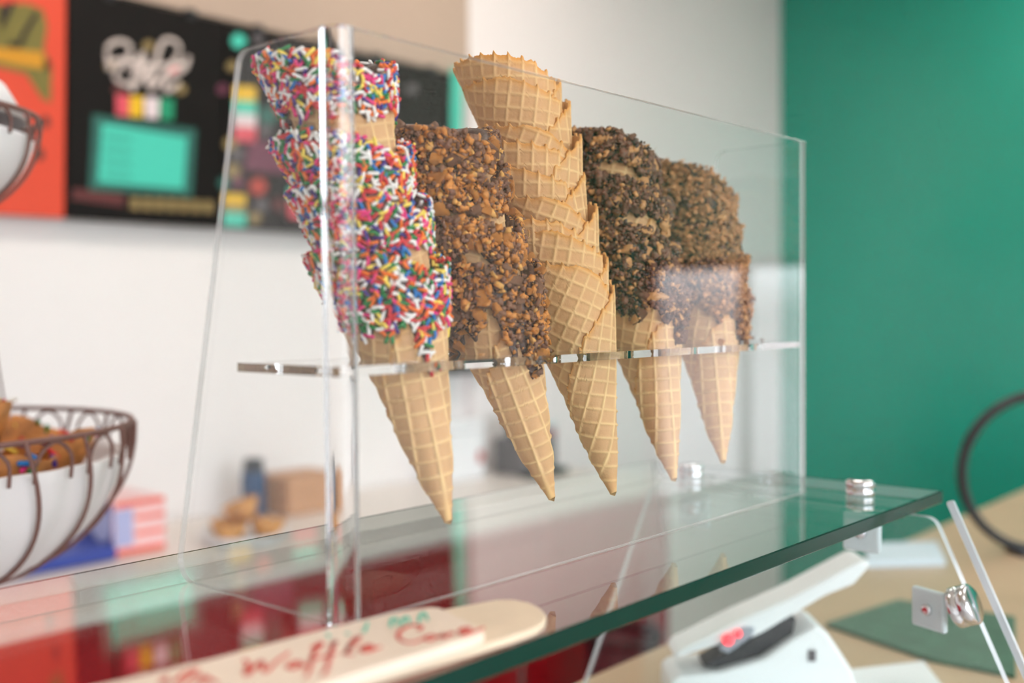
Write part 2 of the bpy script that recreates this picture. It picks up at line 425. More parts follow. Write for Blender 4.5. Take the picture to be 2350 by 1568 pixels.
for yy in (312, 340, 368, 396): print_poly(e, 0, [(240, yy), (300, yy + 8), (300, yy + 12), (240, yy + 4)], 'darkteal', 'price_line', 0.0026)
print_poly(e, 0, [(166, 432), (286, 446), (284, 474), (164, 458)], 'dimred', 'footer_text')
for x in range(300, 470, 28): print_poly(e, 0, [(x, 452 + (x - 300) * .05), (x + 20, 453 + (x - 300) * .05), (x + 19, 482 + (x - 300) * .04), (x - 1, 481 + (x - 300) * .04)], 'gold', 'footer_text')

e = board('menu_board', 1, board_mat['black'], 'black menu board printed with coloured popsicles, behind the sprinkle cones')
def popsicle(x, y, wd, hts, inks):
    yy = y
    for hh, k in zip(hts, inks):
        print_poly(e, 1, [(x - wd, yy), (x + wd, yy + 3), (x + wd * .96, yy + hh + 3), (x - wd * .98, yy + hh)], k, 'popsicle_band'); yy += hh
popsicle(562, 196, 26, (34, 30, 30, 34), ('yellow', 'teal', 'offwhite', 'pink'))
popsicle(538, 444, 26, (24, 18, 32), ('yellow', 'gold', 'teal'))
popsicle(700, 200, 30, (34, 30, 30, 34), ('yellow', 'pink', 'offwhite', 'teal')); popsicle(690, 430, 28, (30, 40), ('teal', 'pink'))
print_poly(e, 1, [(572, 322), (660, 330), (656, 400), (560, 390)], 'plum', 'popsicle_band')
for (x, y, r, k) in ((547, 94, 17, 'teal'), (592, 88, 14, 'grey'), (532, 152, 12, 'gold'), (615, 265, 22, 'darkteal'), (528, 330, 15, 'gold'), (545, 355, 16, 'grey'), (535, 392, 16, 'gold'), (592, 428, 20, 'red'), (610, 300, 16, 'grey'), (515, 420, 14, 'darkteal'), (546, 418, 14, 'plum'), (600, 470, 16, 'grey'), (585, 500, 14, 'gold'), (640, 470, 16, 'dimred'), (510, 205, 12, 'plum'), (640, 250, 14, 'red'), (760, 300, 18, 'teal'), (770, 200, 16, 'grey')):
    print_disc(e, 1, x, y, r, r, k, 'dot')
e = board('menu_board', 2, board_mat['black'], 'black menu board with a teal right edge, behind the toffee cones')
print_poly(e, 2, [(1036, 155), (1062, 160), (1056, 560), (1030, 560)], 'teal', 'teal_edge_strip')
print_disc(e, 2, 945, 205, 16, 12, 'grey', 'dot')
# black wall box below the boards
q0, q1 = hit(985, 740, 1, 1.93), hit(1150, 852, 1, 1.93)
e = empty('wall_box', (q0[0], 1.93, q1[2])); hb = q0[2] - q1[2]; wb = q1[0] - q0[0]
box('case', 0, wb, 0, 0.07, 0, hb, M['darkplastic'], e, 0.01); box('front_plate', 0.02, wb - 0.02, -0.006, 0.0, 0.03, hb - 0.02, mat('black_gloss', (22, 22, 24), 0.2), e, 0.002)
tag(e, 'black wall-mounted box below the menu boards, between the first two cone stacks', 'wall box')

# ------------------------------------------------------------------ back counter and what stands on it
ZC = -0.36; YC = 1.385
cnt = empty('back_counter', (0.7, YC, RZ0)); tag(cnt, 'red-fronted back counter running along the white wall', 'counter')
def rel(o, *b): return b
box('carcass', -1.9, 1.72, 0.03, 0.60, 0.0, -RZ0 + ZC - 0.025, M['redjoint'], cnt)
for i in range(6):
    dr = box('door', -1.9 + i * 0.603 + 0.003, -1.9 + (i + 1) * 0.603 - 0.003, 0.008, 0.03, 0.1, -RZ0 + ZC - 0.03, M['red'], cnt, 0.003)
    box('handle', -1.9 + i * 0.603 + 0.5, -1.9 + i * 0.603 + 0.515, -0.014, 0.008, 0.35, 0.5, M['chrome'], dr, 0.003)
box('end_panel', 1.72, 1.738, 0.008, 0.60, 0.0, -RZ0 + ZC - 0.025, M['red'], cnt, 0.002)
wt = box('worktop', -1.22, 2.45, YC - 0.015, RY1 - 0.005, ZC - 0.025, ZC, M['worktop'], None, 0.004)
tag(wt, 'pale stone worktop on the red back counter', 'worktop')

e = empty('striped_box', (*hit(262, 1300, 2, ZC)[:2], ZC)); tag(e, 'red-striped white carton with a blue side on the back counter', 'carton')
bw, bd, bh = 0.125, 0.17, 0.118
e.location = (0.785, 1.727, ZC + 0.001)
BLUE = mat('blue_print', (52, 72, 158), 0.5); LIL = mat('lilac_print', (176, 182, 222), 0.5); RS = mat('red_print', (238, 100, 78), 0.5); PKW = mat('pinkish_card', (244, 206, 206), 0.55)
bx_ = box('carton_body', 0, bw, 0, bd, 0, bh, PKW, e, 0.002)
for z0, z1 in ((0.0, 0.014), (bh - 0.014, bh), (0.037, 0.048), (0.072, 0.083)): box('red_stripe', 0.004 if z0 in (0.0, bh - 0.014) else 0.05, bw - 0.004, -0.0015, 0.0, z0 + 0.001, z1 - 0.001, RS, bx_)
box('blue_side', -0.0015, 0.0, 0.003, bd - 0.003, 0.002, bh - 0.002, BLUE, bx_)
o = obj_bm('round_badge', prism_bm([(0.05 + 0.045 * math.cos(a), 0.07 + 0.045 * math.sin(a)) for a in np.linspace(0, 2 * math.pi, 25)[:-1]], 0, -0.003, -0.001), LIL, bx_)
box('front_badge', 0.003, 0.045, -0.0022, -0.0003, 0.02, 0.1, LIL, bx_)
e = box('blue_tray', 0.5, 0.78, 1.70, 1.86, ZC + 0.001, ZC + 0.03, BLUE, None, 0.006); tag(e, 'flat blue tray on the back counter below the hanging basket', 'tray')

e = empty('water_bottle', (*hit(583, 1190, 2, ZC)[:2], ZC + 0.001)); e.location = (1.25, 1.88, ZC + 0.001)
rb = 0.031
lathe('bottle_body', [(0, 0), (rb - .004, 0), (rb, 0.006), (rb, 0.105), (rb * .9, 0.118), (0, 0.118)], mat('navy_enamel', (12, 66, 110), 0.35), e, 28)
lathe('lid', [(0, 0.116), (rb * .8, 0.116), (rb * .85, 0.12), (rb * .82, 0.146), (rb * .7, 0.15), (0, 0.15)], mat('dark_lid', (34, 40, 46), 0.4), e, 28)
tag(e, 'navy blue water bottle with a dark lid beside the cardboard box', 'bottle')
e = empty('cardboard_box', (1.30, 1.80, ZC + 0.001)); KRAFT = mat('brown_cardboard', (196, 148, 110), 0.7, noise=0.05, nscale=30)
box('carton', 0, 0.17, 0, 0.14, 0, 0.095, KRAFT, e, 0.002)
for y0, y1, s in ((0.0, 0.069, 0), (0.071, 0.14, 1)): box('flap', 0.001, 0.169, y0, y1, 0.0953, 0.098, KRAFT, e, 0.0008)
tag(e, 'brown cardboard box on the back counter beside the navy bottle', 'box')
# golden cookies on a white tray
tr = empty('serving_tray', (1.07, 1.66, ZC + 0.001)); lathe('tray_dish', [(0, 0), (0.085, 0), (0.105, 0.02), (0.1, 0.022), (0.082, 0.006), (0, 0.006)], M['white'], tr, 28); tag(tr, 'round white tray holding golden waffle bowls on the back counter', 'tray')
GOLD = mat('golden_waffle', (208, 148, 76), 0.6, noise=0.3, nscale=60, bump=0.5, bscale=120)
def bowl(name, loc, r, h, rot, label, m=None, group=None):
    e = empty(name, loc, rot)
    wob = random.random() * 6
    lathe('bowl_shell', [(0, 0), (r * .55, 0), (r * .8, h * .45), (r, h), (r * .95, h), (r * .75, h * .5), (r * .5, h * .08), (0, h * .08)], m or GOLD, e, 24, warp=lambda x, y, z, a: (x * (1 + .05 * math.sin(5 * a + wob)), y * (1 + .05 * math.sin(5 * a + wob)), z + (.06 * h * math.sin(7 * a + wob) if z > .6 * h else 0)))
    tag(e, label, 'waffle bowl', group); return e
for i, (dx, dy, dz, lb) in enumerate(((-0.045, -0.01, 0.008, 'leftmost golden waffle bowl on the white tray'), (0.035, -0.035, 0.008, 'right golden waffle bowl on the white tray'), (0.0, 0.045, 0.008, 'rear golden waffle bowl on the white tray'), (0.0, -0.005, 0.05, 'topmost golden waffle bowl of the pile on the white tray'))):
    bowl('waffle_bowl', (1.07 + dx, 1.66 + dy, ZC + dz), 0.043, 0.042, (0.15 * (i % 2), 0.1 * i, i), lb, group='golden waffle bowls on the tray')

e = empty('white_carton', (1.945, 1.86, ZC + 0.001)); box('carton_body', 0, 0.155, 0, 0.1, 0, 0.185, M['white'], e, 0.003)
box('red_logo', 0.125, 0.15, -0.001, 0.0, 0.05, 0.085, INK['red'], e); box('flap_line', 0.005, 0.15, -0.0006, 0.0002, 0.15, 0.152, INK['grey'], e)
tag(e, 'white carton on the back counter behind the second cone stack', 'carton')
e = empty('coffee_grinder', (2.24, 1.82, ZC + 0.001)); GR = mat('grey_appliance', (112, 108, 112), 0.35, 0.2)
box('appliance_body', -0.07, 0.09, -0.07, 0.07, 0, 0.12, GR, e, 0.012, 3); lathe('hopper', [(0, 0.12), (0.05, 0.12), (0.065, 0.19), (0.06, 0.195), (0, 0.195)], mat('smoky_hopper', (70, 66, 70), 0.2), e, 24)
lathe('red_dial', [(0, -0.006), (0.025, -0.006), (0.022, 0.012), (0, 0.012)], INK['dimred'], e, 20, loc=(-0.02, -0.075, 0.07)).rotation_euler = (math.pi / 2, 0, 0)
box('drip_base', -0.08, 0.1, -0.11, -0.06, 0, 0.02, M['darkplastic'], e, 0.004)
tag(e, 'grey countertop appliance with a red dial behind the third cone stack', 'appliance')
e = empty('red_canister', (2.40, 1.86, ZC + 0.001)); lathe('canister_body', [(0, 0), (0.036, 0), (0.038, 0.004), (0.038, 0.13), (0, 0.13)], mat('wine_red_tin', (150, 36, 58), 0.35), e, 24); lathe('canister_lid', [(0, 0.13), (0.04, 0.13), (0.04, 0.148), (0.036, 0.152), (0, 0.152)], M['clamp'], e, 24)
tag(e, 'wine-red canister with a pale lid at the end of the back counter', 'canister')
e = empty('waste_bin', (1.95, 1.22, RZ0)); DB = mat('dark_maroon_bin', (62, 26, 38), 0.5)
lathe('bin_body', [(0, 0), (0.085, 0), (0.1, 0.55), (0.095, 0.55), (0.08, 0.02), (0, 0.02)], DB, e, 28); lathe('bin_rim', [(0.092, 0.54), (0.106, 0.54), (0.106, 0.56), (0.092, 0.56), (0.092, 0.54)], M['darkplastic'], e, 28)
tag(e, 'dark maroon waste bin in front of the red counter', 'bin')

# ------------------------------------------------------------------ sales counter at the right
ZS = -0.25
sc_e = empty('sales_counter', (0.55, -1.2, RZ0)); tag(sc_e, 'pale wooden sales counter under the card terminal', 'counter')
box('counter_top', -0.03, 2.9, 0.62, 1.5, -RZ0 + ZS - 0.04, -RZ0 + ZS, M['wood'], sc_e, 0.004)
for i in range(5): box('front_board', i * 0.57, i * 0.57 + 0.56, 0.66, 0.69, 0.0, -RZ0 + ZS - 0.04, M['wood'], sc_e, 0.003)
for i in range(5): box('rear_board', i * 0.57, i * 0.57 + 0.56, 1.44, 1.47, 0.0, -RZ0 + ZS - 0.04, M['wood'], sc_e, 0.003)
box('end_board', 0.0, 0.03, 0.69, 1.44, 0.0, -RZ0 + ZS - 0.04, M['wood'], sc_e, 0.003)

# ------------------------------------------------------------------ glass sneeze guard
GX0, GX1, GY0, GY1, GT = -0.75, 0.618, -0.087, 0.224, 0.0110
sg = empty('sneeze_guard', (0.55, 0.05, ZS)); tag(sg, 'glass serving shelf with green edge on glass end panels', 'glass shelf')
def world_child(o, parent):
    o.parent = parent; o.matrix_parent_inverse = Matrix.Translation(-Vector(parent.location)); return o
def two_mat(o, test):
    for p in o.data.polygons: p.material_index = test(p)
top = obj_bm('glass_top', box_bm(GX0, GX1, GY0, GY1, -GT, 0, 0.0009, 1), [M['glass'], M['glass_edge']]); world_child(top, sg)
two_mat(top, lambda p: 0 if abs(p.normal.z) > 0.99 else 1)
for m_ in (M['glass_edge_pale'],): top.data.materials.append(m_)
for p in top.data.polygons:
    if p.normal.x > 0.9: p.material_index = 2
    if p.normal.y > 0.9 or (p.normal.y > 0.3 and p.normal.z < -0.3): p.material_index = 0
# end panel: trapezoid below the right end, standing on the sales counter
pts = round_poly([(-0.1045, -GT - 0.001), (0.178, -GT - 0.001), (0.272, ZS + 0.0005), (-0.212, ZS + 0.0005)], [0.012, 0.012, 0.004, 0.004], 5)
ep = obj_bm('end_panel', prism_bm(pts, 0, 0.546, 0.555), [M['glass'], M['glass_edge_pale']]); world_child(ep, sg)
two_mat(ep, lambda p: 0 if abs(p.normal.x) > 0.99 else 1)
# slim clear post standing just in front of the end panel's slanting edge
fp_pts = [(-0.1165, 0.003), (-0.1110, 0.001), (-0.2245, ZS + 0.0005), (-0.2300, ZS + 0.0005)]
fp = obj_bm('edge_post', prism_bm(round_poly(fp_pts, [0.0022, 0.0022, 0.0, 0.0], 4), 0, 0.5562, 0.5602), [M['glass'], M['glass_edge_pale']]); world_child(fp, sg)
two_mat(fp, lambda p: 1)
def clamp(loc, rot, flip=1):
    """square plate on the panel, bolt and round chrome cap"""
    c = obj_bm('clamp', box_bm(-0.017, 0.017, -0.017, 0.017, -0.003, 0.003, 0.0025, 2), M['clamp']); world_child(c, sg)
    c.location = loc; c.rotation_euler = rot
    for k in (0.012, 0.0085): lathe('plate_ring', [(k, 0.0028), (k + 0.001, 0.0034), (k + 0.002, 0.0028)], M['clamp'], c, 24)
    lathe('clamp_screw', [(0, 0.003), (0.005, 0.003), (0.0045, 0.0055), (0.002, 0.006), (0, 0.005)], M['chrome'], c, 16)
    return c
def cap(loc, rot, r=0.0125, h=0.013):
    c = lathe('bolt_cap', [(0, 0), (r * .94, 0), (r, 0.001), (r, h * .38), (r * .9, h * .42), (r * .9, h * .5), (r, h * .54), (r, h - .0015), (r - .002, h), (0, h)], M['chrome'], None, 28); world_child(c, sg)
    c.location = loc; c.rotation_euler = rot; return c
for (x, y) in ((0.5441, 0.130), (0.5525, -0.0387)):
    cap((x, y, 0.0003), (0, 0, 0))
    clamp((0.542, y - 0.006, -0.031), (0, -math.pi / 2, 0))
clamp((0.542, -0.103, -0.088), (math.radians(-20), -math.pi / 2, 0))
cap((0.5405, -0.124, -0.083), (math.pi / 2 - 0.4, 0, 0), 0.0165, 0.017)

# card terminal on the sales counter, built in its own frame: u = image right, d = away
def frame_at(name, p0, label, cat):
    e = empty(name, p0); e.rotation_euler = (0, 0, math.atan2(CAMR[1], CAMR[0])); tag(e, label, cat); return e
DT = 1.13
O = at(1720, 1568, DT); O[2] = ZS + 0.0005
t = frame_at('card_terminal', O, 'white tablet card terminal on a white stand with red light', 'card terminal')
def tp(px, py):   # picture point at the terminal's depth -> (u, z) in its frame
    q = at(px, py, DT) - O; return (q @ CAMR, max(q[2], 0.0))
def slab(name, pp, d0, d1, m, bev, parent=t, zmin=None):
    return obj_bm(name, prism_bm([tp(*q) for q in pp], 1, d0, d1, bev, 3), m, parent)
base_pts = [(1530, 1660), (1532, 1552), (1550, 1538), (1640, 1530), (1740, 1500), (1810, 1452), (1860, 1424), (1884, 1436), (1940, 1520), (1965, 1660)]
slab('stand_base', base_pts, -0.02, 0.05, M['white'], 0.004)
slab('stand_neck', [(1610, 1524), (1650, 1500), (1790, 1418), (1822, 1412), (1815, 1450), (1740, 1500), (1640, 1530)], -0.008, 0.03, M['darkplastic'], 0.002)
tb = slab('tablet', [(1538, 1500), (1548, 1482), (1690, 1410), (1800, 1362), (1960, 1276), (1980, 1276), (1978, 1292), (1945, 1330), (1880, 1356), (1740, 1440), (1715, 1452), (1690, 1452)], -0.020, 0.034, M['white'], 0.004)
slab('light_housing', [(1640, 1476), (1650, 1452), (1700, 1424), (1720, 1426), (1714, 1446), (1660, 1484)], -0.024, -0.012, mat('grey_bezel', (150, 158, 170), 0.4), 0.002, tb)
for (x, y, r) in ((1660, 1452, 13), (1682, 1438, 9)):
    u, z = tp(x, y); lathe('status_light', [(0, 0), (r * DT / FPX, 0), (r * .8 * DT / FPX, 0.003), (0, 0.003)], M['led'], tb, 16, loc=(u, -0.0235, z)).rotation_euler = (math.pi / 2, 0, 0)
u, z = tp(1850, 1490); box('stand_logo', u - .004, u + .004, -0.0212, -0.0195, z - .006, z + .006, INK['grey'], t)
def on_counter(px, py): return hit(px, py, 2, ZS)
q = [on_counter(*p)[:2] for p in ((1895, 1440), (2060, 1385), (2330, 1425), (2330, 1560), (2130, 1520))]
o = obj_bm('green_mat', prism_bm([tuple(v) for v in q], 2, ZS + 0.0005, ZS + 0.006, 0.001), mat('dark_green_mat', (66, 104, 84), 0.6, noise=0.2, nscale=30)); tag(o, 'dark green mat lying on the wooden counter behind the clamp', 'mat')
q = [on_counter(*p)[:2] for p in ((1985, 1262), (2150, 1258), (2170, 1300), (1990, 1305))]
o = obj_bm('reflection_slab', prism_bm([tuple(v) for v in q], 2, ZS + 0.0005, ZS + 0.012, 0.001), mat('pale_blue_reflection', (210, 224, 236), 0.6)); tag(o, 'pale blue painted reflection on the far part of wooden counter', 'painted reflection')  # thin slab whose colour stands in for a whitish reflection
q = [on_counter(*p)[:2] for p in ((1560, 1600), (2120, 1535), (2200, 1640), (1800, 1760))]
o = obj_bm('white_tray', prism_bm([tuple(v) for v in q], 2, ZS + 0.0005, ZS + 0.010, 0.002), M['white']); tag(o, 'white tray lying on the wooden counter before the card terminal', 'tray')

# black hoop on the sales counter at the right picture edge
DH = 1.78
c0 = at(2392, 1085, DH); rh = (2392 - 2207) * DH / FPX
e = empty('black_hoop', (c0[0], c0[1], ZS)); e.rotation_euler = (0, 0, math.atan2(CAMR[1], CAMR[0])); tag(e, 'black metal hoop standing on the counter at the right edge', 'hoop')
zc = c0[2] - ZS
tube('hoop_ring', [(rh * math.cos(a), 0, zc + rh * 0.97 * math.sin(a)) for a in np.linspace(0, 2 * math.pi, 33)[:-1]], 0.0085, mat('black_metal', (16, 16, 18), 0.35), e, 12, True, 2, (0, 1.0, 0))
box('hoop_foot', -0.05, 0.05, -0.03, 0.03, 0.0005, 0.008, M['darkplastic'], e, 0.002)

# ------------------------------------------------------------------ acrylic cone holder
HX, HH, HT = 0.526, 0.311, 0.0040
RC = 0.012
hd = empty('cone_holder', (0.26, 0.06, 0)); tag(hd, 'clear acrylic cone holder with one holed shelf on the glass', 'cone holder')
def sheet(name, bm, faces_axis):
    o = obj_bm(name, bm, [M['acrylic'], M['acrylic_edge']]); world_child(o, hd)
    two_mat(o, lambda p: 0 if abs(p.normal[faces_axis]) > 0.99 else 1); return o
Z0 = 0.0004
sheet('front_panel', box_bm(RC, HX, 0, HT, Z0, HH, 0.0003, 1), 1)
side = round_poly([(RC, Z0), (0.1600, Z0), (0.0860, HH), (RC, HH)], [0, 0.013, 0.010, 0], 8)
sheet('side_panel', prism_bm(side, 0, 0.0, HT), 0)
sideR = round_poly([(HT + 0.0002, Z0), (0.1600, Z0), (0.0860, HH), (HT + 0.0002, HH)], [0, 0.013, 0.010, 0], 8)
sheet('side_panel', prism_bm(sideR, 0, HX - HT, HX), 0)
# bent front-left corner, solid acrylic
arc = [(RC - RC * math.cos(a), RC - RC * math.sin(a)) for a in np.linspace(0, math.pi / 2, 25)]
arci = [(RC - (RC - HT) * math.cos(a), RC - (RC - HT) * math.sin(a)) for a in np.linspace(math.pi / 2, 0, 25)]
o = obj_bm('bent_corner', prism_bm(arc + arci, 2, Z0, HH), M['acrylic_solid'], smooth=False); world_child(o, hd)
# shelf with five holes
SZ0, SZ1 = 0.1300, 0.1352
HOLES = [(0.0903, 0.0455), (0.1814, 0.0455), (0.2640, 0.0455), (0.3510, 0.0455), (0.4390, 0.0455)]
HR = 0.0262
def shelf_mesh():
    x0, x1, y0, y1 = HT + 0.0003, HX - HT - 0.0003, HT + 0.0003, 0.0965
    bm = bmesh.new(); NS = 32
    xs = [x0] + [(HOLES[i][0] + HOLES[i + 1][0]) / 2 for i in range(4)] + [x1]
    def cellring(i, z):
        cx_, cy_ = HOLES[i]; a0, a1 = xs[i], xs[i + 1]
        ring, outer = [], []
        for k in range(NS):
            an = 2 * math.pi * (k + 0.5) / NS; dx, dy = math.cos(an), math.sin(an)
            ring.append((cx_ + HR * dx, cy_ + HR * dy, z))
            t_ = min(((a1 - cx_) / dx if dx > 0 else (a0 - cx_) / dx), ((y1 - cy_) / dy if dy > 0 else (y0 - cy_) / dy))
            outer.append((cx_ + dx * t_, cy_ + dy * t_, z))
        return ring, outer
    for i in range(5):
        for z, up in ((SZ1, True), (SZ0, False)):
            ring, outer = cellring(i, z)
            vr = [bm.verts.new(v) for v in ring]; vo = [bm.verts.new(v) for v in outer]
            for k in range(NS):
                j = (k + 1) % NS
                bm.faces.new((vr[k], vo[k], vo[j], vr[j]) if up else (vr[j], vo[j], vo[k], vr[k]))
            # corners of the cell
            for (cxn, cyn) in ((xs[i], y0), (xs[i + 1], y0), (xs[i], y1), (xs[i + 1], y1)):
                best = None
                for k in range(NS):
                    j = (k + 1) % NS; a, b = outer[k], outer[j]
                    on = lambda p: (abs(p[0] - cxn) < 1e-6, abs(p[1] - cyn) < 1e-6)
                    if (on(a)[0] and on(b)[1]) or (on(a)[1] and on(b)[0]): best = (k, j)
                if best and not any(abs(outer[q][0] - cxn) < 1e-6 and abs(outer[q][1] - cyn) < 1e-6 for q in best):
                    vc = bm.verts.new((cxn, cyn, z)); bm.faces.new((vo[best[0]], vc, vo[best[1]]))
        r0, _ = cellring(i, SZ0); r1_, _ = cellring(i, SZ1)
        a = [bm.verts.new(v) for v in r0]; b = [bm.verts.new(v) for v in r1_]
        for k in range(NS):
            j = (k + 1) % NS; bm.faces.new((a[k], b[k], b[j], a[j]))
    # outer walls: gather boundary edges of the two plates
    bmesh.ops.remove_doubles(bm, verts=bm.verts, dist=1e-6)
    # stitch neighbouring cells' differing outer points by dissolving tiny gaps: bridge the boundary loops
    for (ax, val) in ((0, x0), (0, x1), (1, y0), (1, y1)):
        for z in (0,):
            lo = sorted([v for v in bm.verts if abs(v.co[ax] - val) < 1e-6 and abs(v.co.z - SZ0) < 1e-6], key=lambda v: v.co[1 - ax])
            hi = sorted([v for v in bm.verts if abs(v.co[ax] - val) < 1e-6 and abs(v.co.z - SZ1) < 1e-6], key=lambda v: v.co[1 - ax])
            for k in range(len(lo) - 1): bm.faces.new((lo[k], lo[k + 1], hi[k + 1], hi[k]))
    return bm
o = obj_bm('shelf', shelf_mesh(), M['acrylic_solid']); world_child(o, hd)

# ------------------------------------------------------------------ waffle cones
CL = 0.181; TANA = 0.2165; ALPHA = math.atan(TANA); SA, CA = math.sin(ALPHA), math.cos(ALPHA)
R0 = 0.0013; TH = 0.0017; QTOT = 640.0; AZ_END = -250; Q_PEAK = 400.0
def smax_q(q):
    """edge of the flat round wafer, measured from the tip, as it is rolled up"""
    return CL * np.cos(np.radians((np.asarray(q, float) - Q_PEAK) * SA))
def lattice(s, psi, rot, pitch=0.0098, wd=0.00085):
    X = s * np.cos(psi + rot); Y = s * np.sin(psi + rot)
    dx = np.abs(X / pitch - np.round(X / pitch)) * pitch; dy = np.abs(Y / pitch - np.round(Y / pitch)) * pitch
    return np.maximum(np.exp(-(dx / wd) ** 2), np.exp(-(dy / wd) ** 2))
def bumpy(x, seed, n=6, f0=1.0):
    r = np.random.default_rng(seed); out = np.zeros_like(x)
    for k in range(n): out += np.sin(x * f0 * (k + 1) * (0.7 + 0.6 * r.random()) + r.random() * 6.28) / (k + 1) ** 0.7
    return out / n ** 0.5
def cone_mesh(name, rot, seed, az_end=AZ_END, NP=480, NR=150, NI=6):
    q = np.linspace(QTOT, 0, NP); phi = np.radians(QTOT - q)
    az = np.radians(az_end + q); psi = phi * SA
    sm = smax_q(q)
    g = lattice(sm, psi, rot, wd=0.0011)
    sm = sm + 0.0030 * g ** 1.5 * (q > 2) + 0.0007 * bumpy(q, seed, 9, 0.35) + 0.0005 * bumpy(q, seed + 1, 6, 1.3)
    v = np.linspace(0.012, 1, NR)[None, :]
    S = sm[:, None] * v; PS = psi[:, None] + 0 * v
    ridge = lattice(S, PS, rot)
    fade = np.clip((S - 0.012) / 0.02, 0, 1)
    lay = (TH * phi / (2 * math.pi))[:, None] * np.clip(0.25 + S / 0.03, 0, 1)
    # the flap lies down on the layer below
    edge = np.exp(-((1 - v) * sm[:, None] / 0.004) ** 2)
    rad = lambda off: R0 + S * SA + off * CA
    wob = 0.0006 * bumpy(az * 2, seed + 5, 4)[:, None] * (S / CL)
    off = lay + 0.0011 * ridge * (0.35 + 0.65 * fade) + wob - 0.0003 * edge
    r = rad(off); z = S * CA - off * SA
    V1 = np.stack([r * np.cos(az)[:, None], r * np.sin(az)[:, None], z], -1)
    rows = np.unique(np.round(np.linspace(0, NR - 1, NI)).astype(int))
    off2 = lay[:, rows] - TH * 0.92 * np.clip(S[:, rows] / 0.02, 0.2, 1) + wob[:, rows]
    r2 = np.maximum(R0 * 0.15, R0 + S[:, rows] * SA + off2 * CA); z2 = S[:, rows] * CA - off2 * SA
    V2 = np.stack([r2 * np.cos(az)[:, None], r2 * np.sin(az)[:, None], z2], -1)
    V = np.concatenate([V1.reshape(-1, 3), V2.reshape(-1, 3)])
    n1 = NP * NR
    i, j = np.meshgrid(np.arange(NP - 1), np.arange(NR - 1), indexing='ij')
    a = i * NR + j
    F1 = np.stack([a, a + 1, a + NR + 1, a + NR], -1).reshape(-1, 4)
    nr = len(rows)
    i, j = np.meshgrid(np.arange(NP - 1), np.arange(nr - 1), indexing='ij'); a = n1 + i * nr + j
    F2 = np.stack([a, a + nr, a + nr + 1, a + 1], -1).reshape(-1, 4)
    i = np.arange(NP - 1)
    F3 = np.stack([i * NR + NR - 1, n1 + i * nr + nr - 1, n1 + (i + 1) * nr + nr - 1, (i + 1) * NR + NR - 1], -1)
    # free ends: strips of quads sharing the nearest inner row
    E_ = []
    inner = np.minimum(np.searchsorted(rows, np.arange(NR), side='right') - 1, nr - 1)
    for c in (0, NP - 1):
        for jj in range(NR - 1):
            f = (c * NR + jj, n1 + c * nr + inner[jj], n1 + c * nr + inner[jj + 1], c * NR + jj + 1)
            if inner[jj] == inner[jj + 1]: f = (f[0], f[1], f[3], f[3])
            E_.append(f)
    # blunt tip cap
    F = np.concatenate([F1, F2, F3])
    tip = len(V); V = np.concatenate([V, [[0.0006, -0.0004, -0.0014]]])
    nq = len(F)
    tris = [(tip, (ii + 1) * NR, ii * NR) for ii in range(NP - 1)]
    tris += [tuple(dict.fromkeys(f)) for f in E_]
    me = mesh_np(name, V, [tuple(f) for f in F.tolist()] + tris, M['wafer'])
    bake = np.zeros((len(V), 3), np.float32)
    toast = np.clip(1 - (sm[:, None] - S) / 0.007, 0, 1) ** 1.6 * (0.75 + 0.25 * bumpy(az * 3, seed + 9)[:, None]) + 0.35 * np.clip(1 - S / 0.02, 0, 1) + 0.18 * np.clip((S - 0.1) / 0.06, 0, 1)
    bake[:n1, 0] = (ridge * (0.8 + 0.2 * np.sin(S * 300))).ravel(); bake[:n1, 1] = np.clip(toast, 0, 1).ravel()
    bake[n1:n1 + NP * nr, 1] = 0.25
    at_ = me.attributes.new('bake', 'FLOAT_VECTOR', 'POINT'); at_.data.foreach_set('vector', bake.ravel())
    return me
CONE_ME = [cone_mesh('waffle_wafer_%s' % k, r, s) for k, r, s in (('a', -0.13, 11), ('b', -0.24, 23), ('c', 0.14, 37))]

# stack frames: tip and shelf centre give each stack its lean
TIPS = [(0.0985, 0.020, 0.0376), (0.1962, 0.020, 0.0380), (0.2649, 0.020, 0.0323), (0.3440, 0.020, 0.0326), (0.4177, 0.020, 0.0380)]
CTRS = [(0.0903, 0.045, 0.1300), (0.1814, 0.045, 0.1260), (0.2628, 0.045, 0.1230), (0.3500, 0.045, 0.1200), (0.4411, 0.045, 0.1180)]
OFFS = [[0.0, 0.040, 0.075, 0.125], [0.0, 0.033, 0.068, 0.094], [0.0, 0.0224, 0.0385, 0.0535, 0.0776, 0.0915, 0.108, 0.141, 0.160], [0.0, 0.036, 0.074, 0.112], [0.0, 0.035, 0.068, 0.098]]
def stack_frame(i):
    z = np.array(CTRS[i]) - np.array(TIPS[i]); z /= np.linalg.norm(z)
    x = CAMR - z * (CAMR @ z); x /= np.linalg.norm(x); y = np.cross(z, x)
    return np.stack([x, y, z], 1)

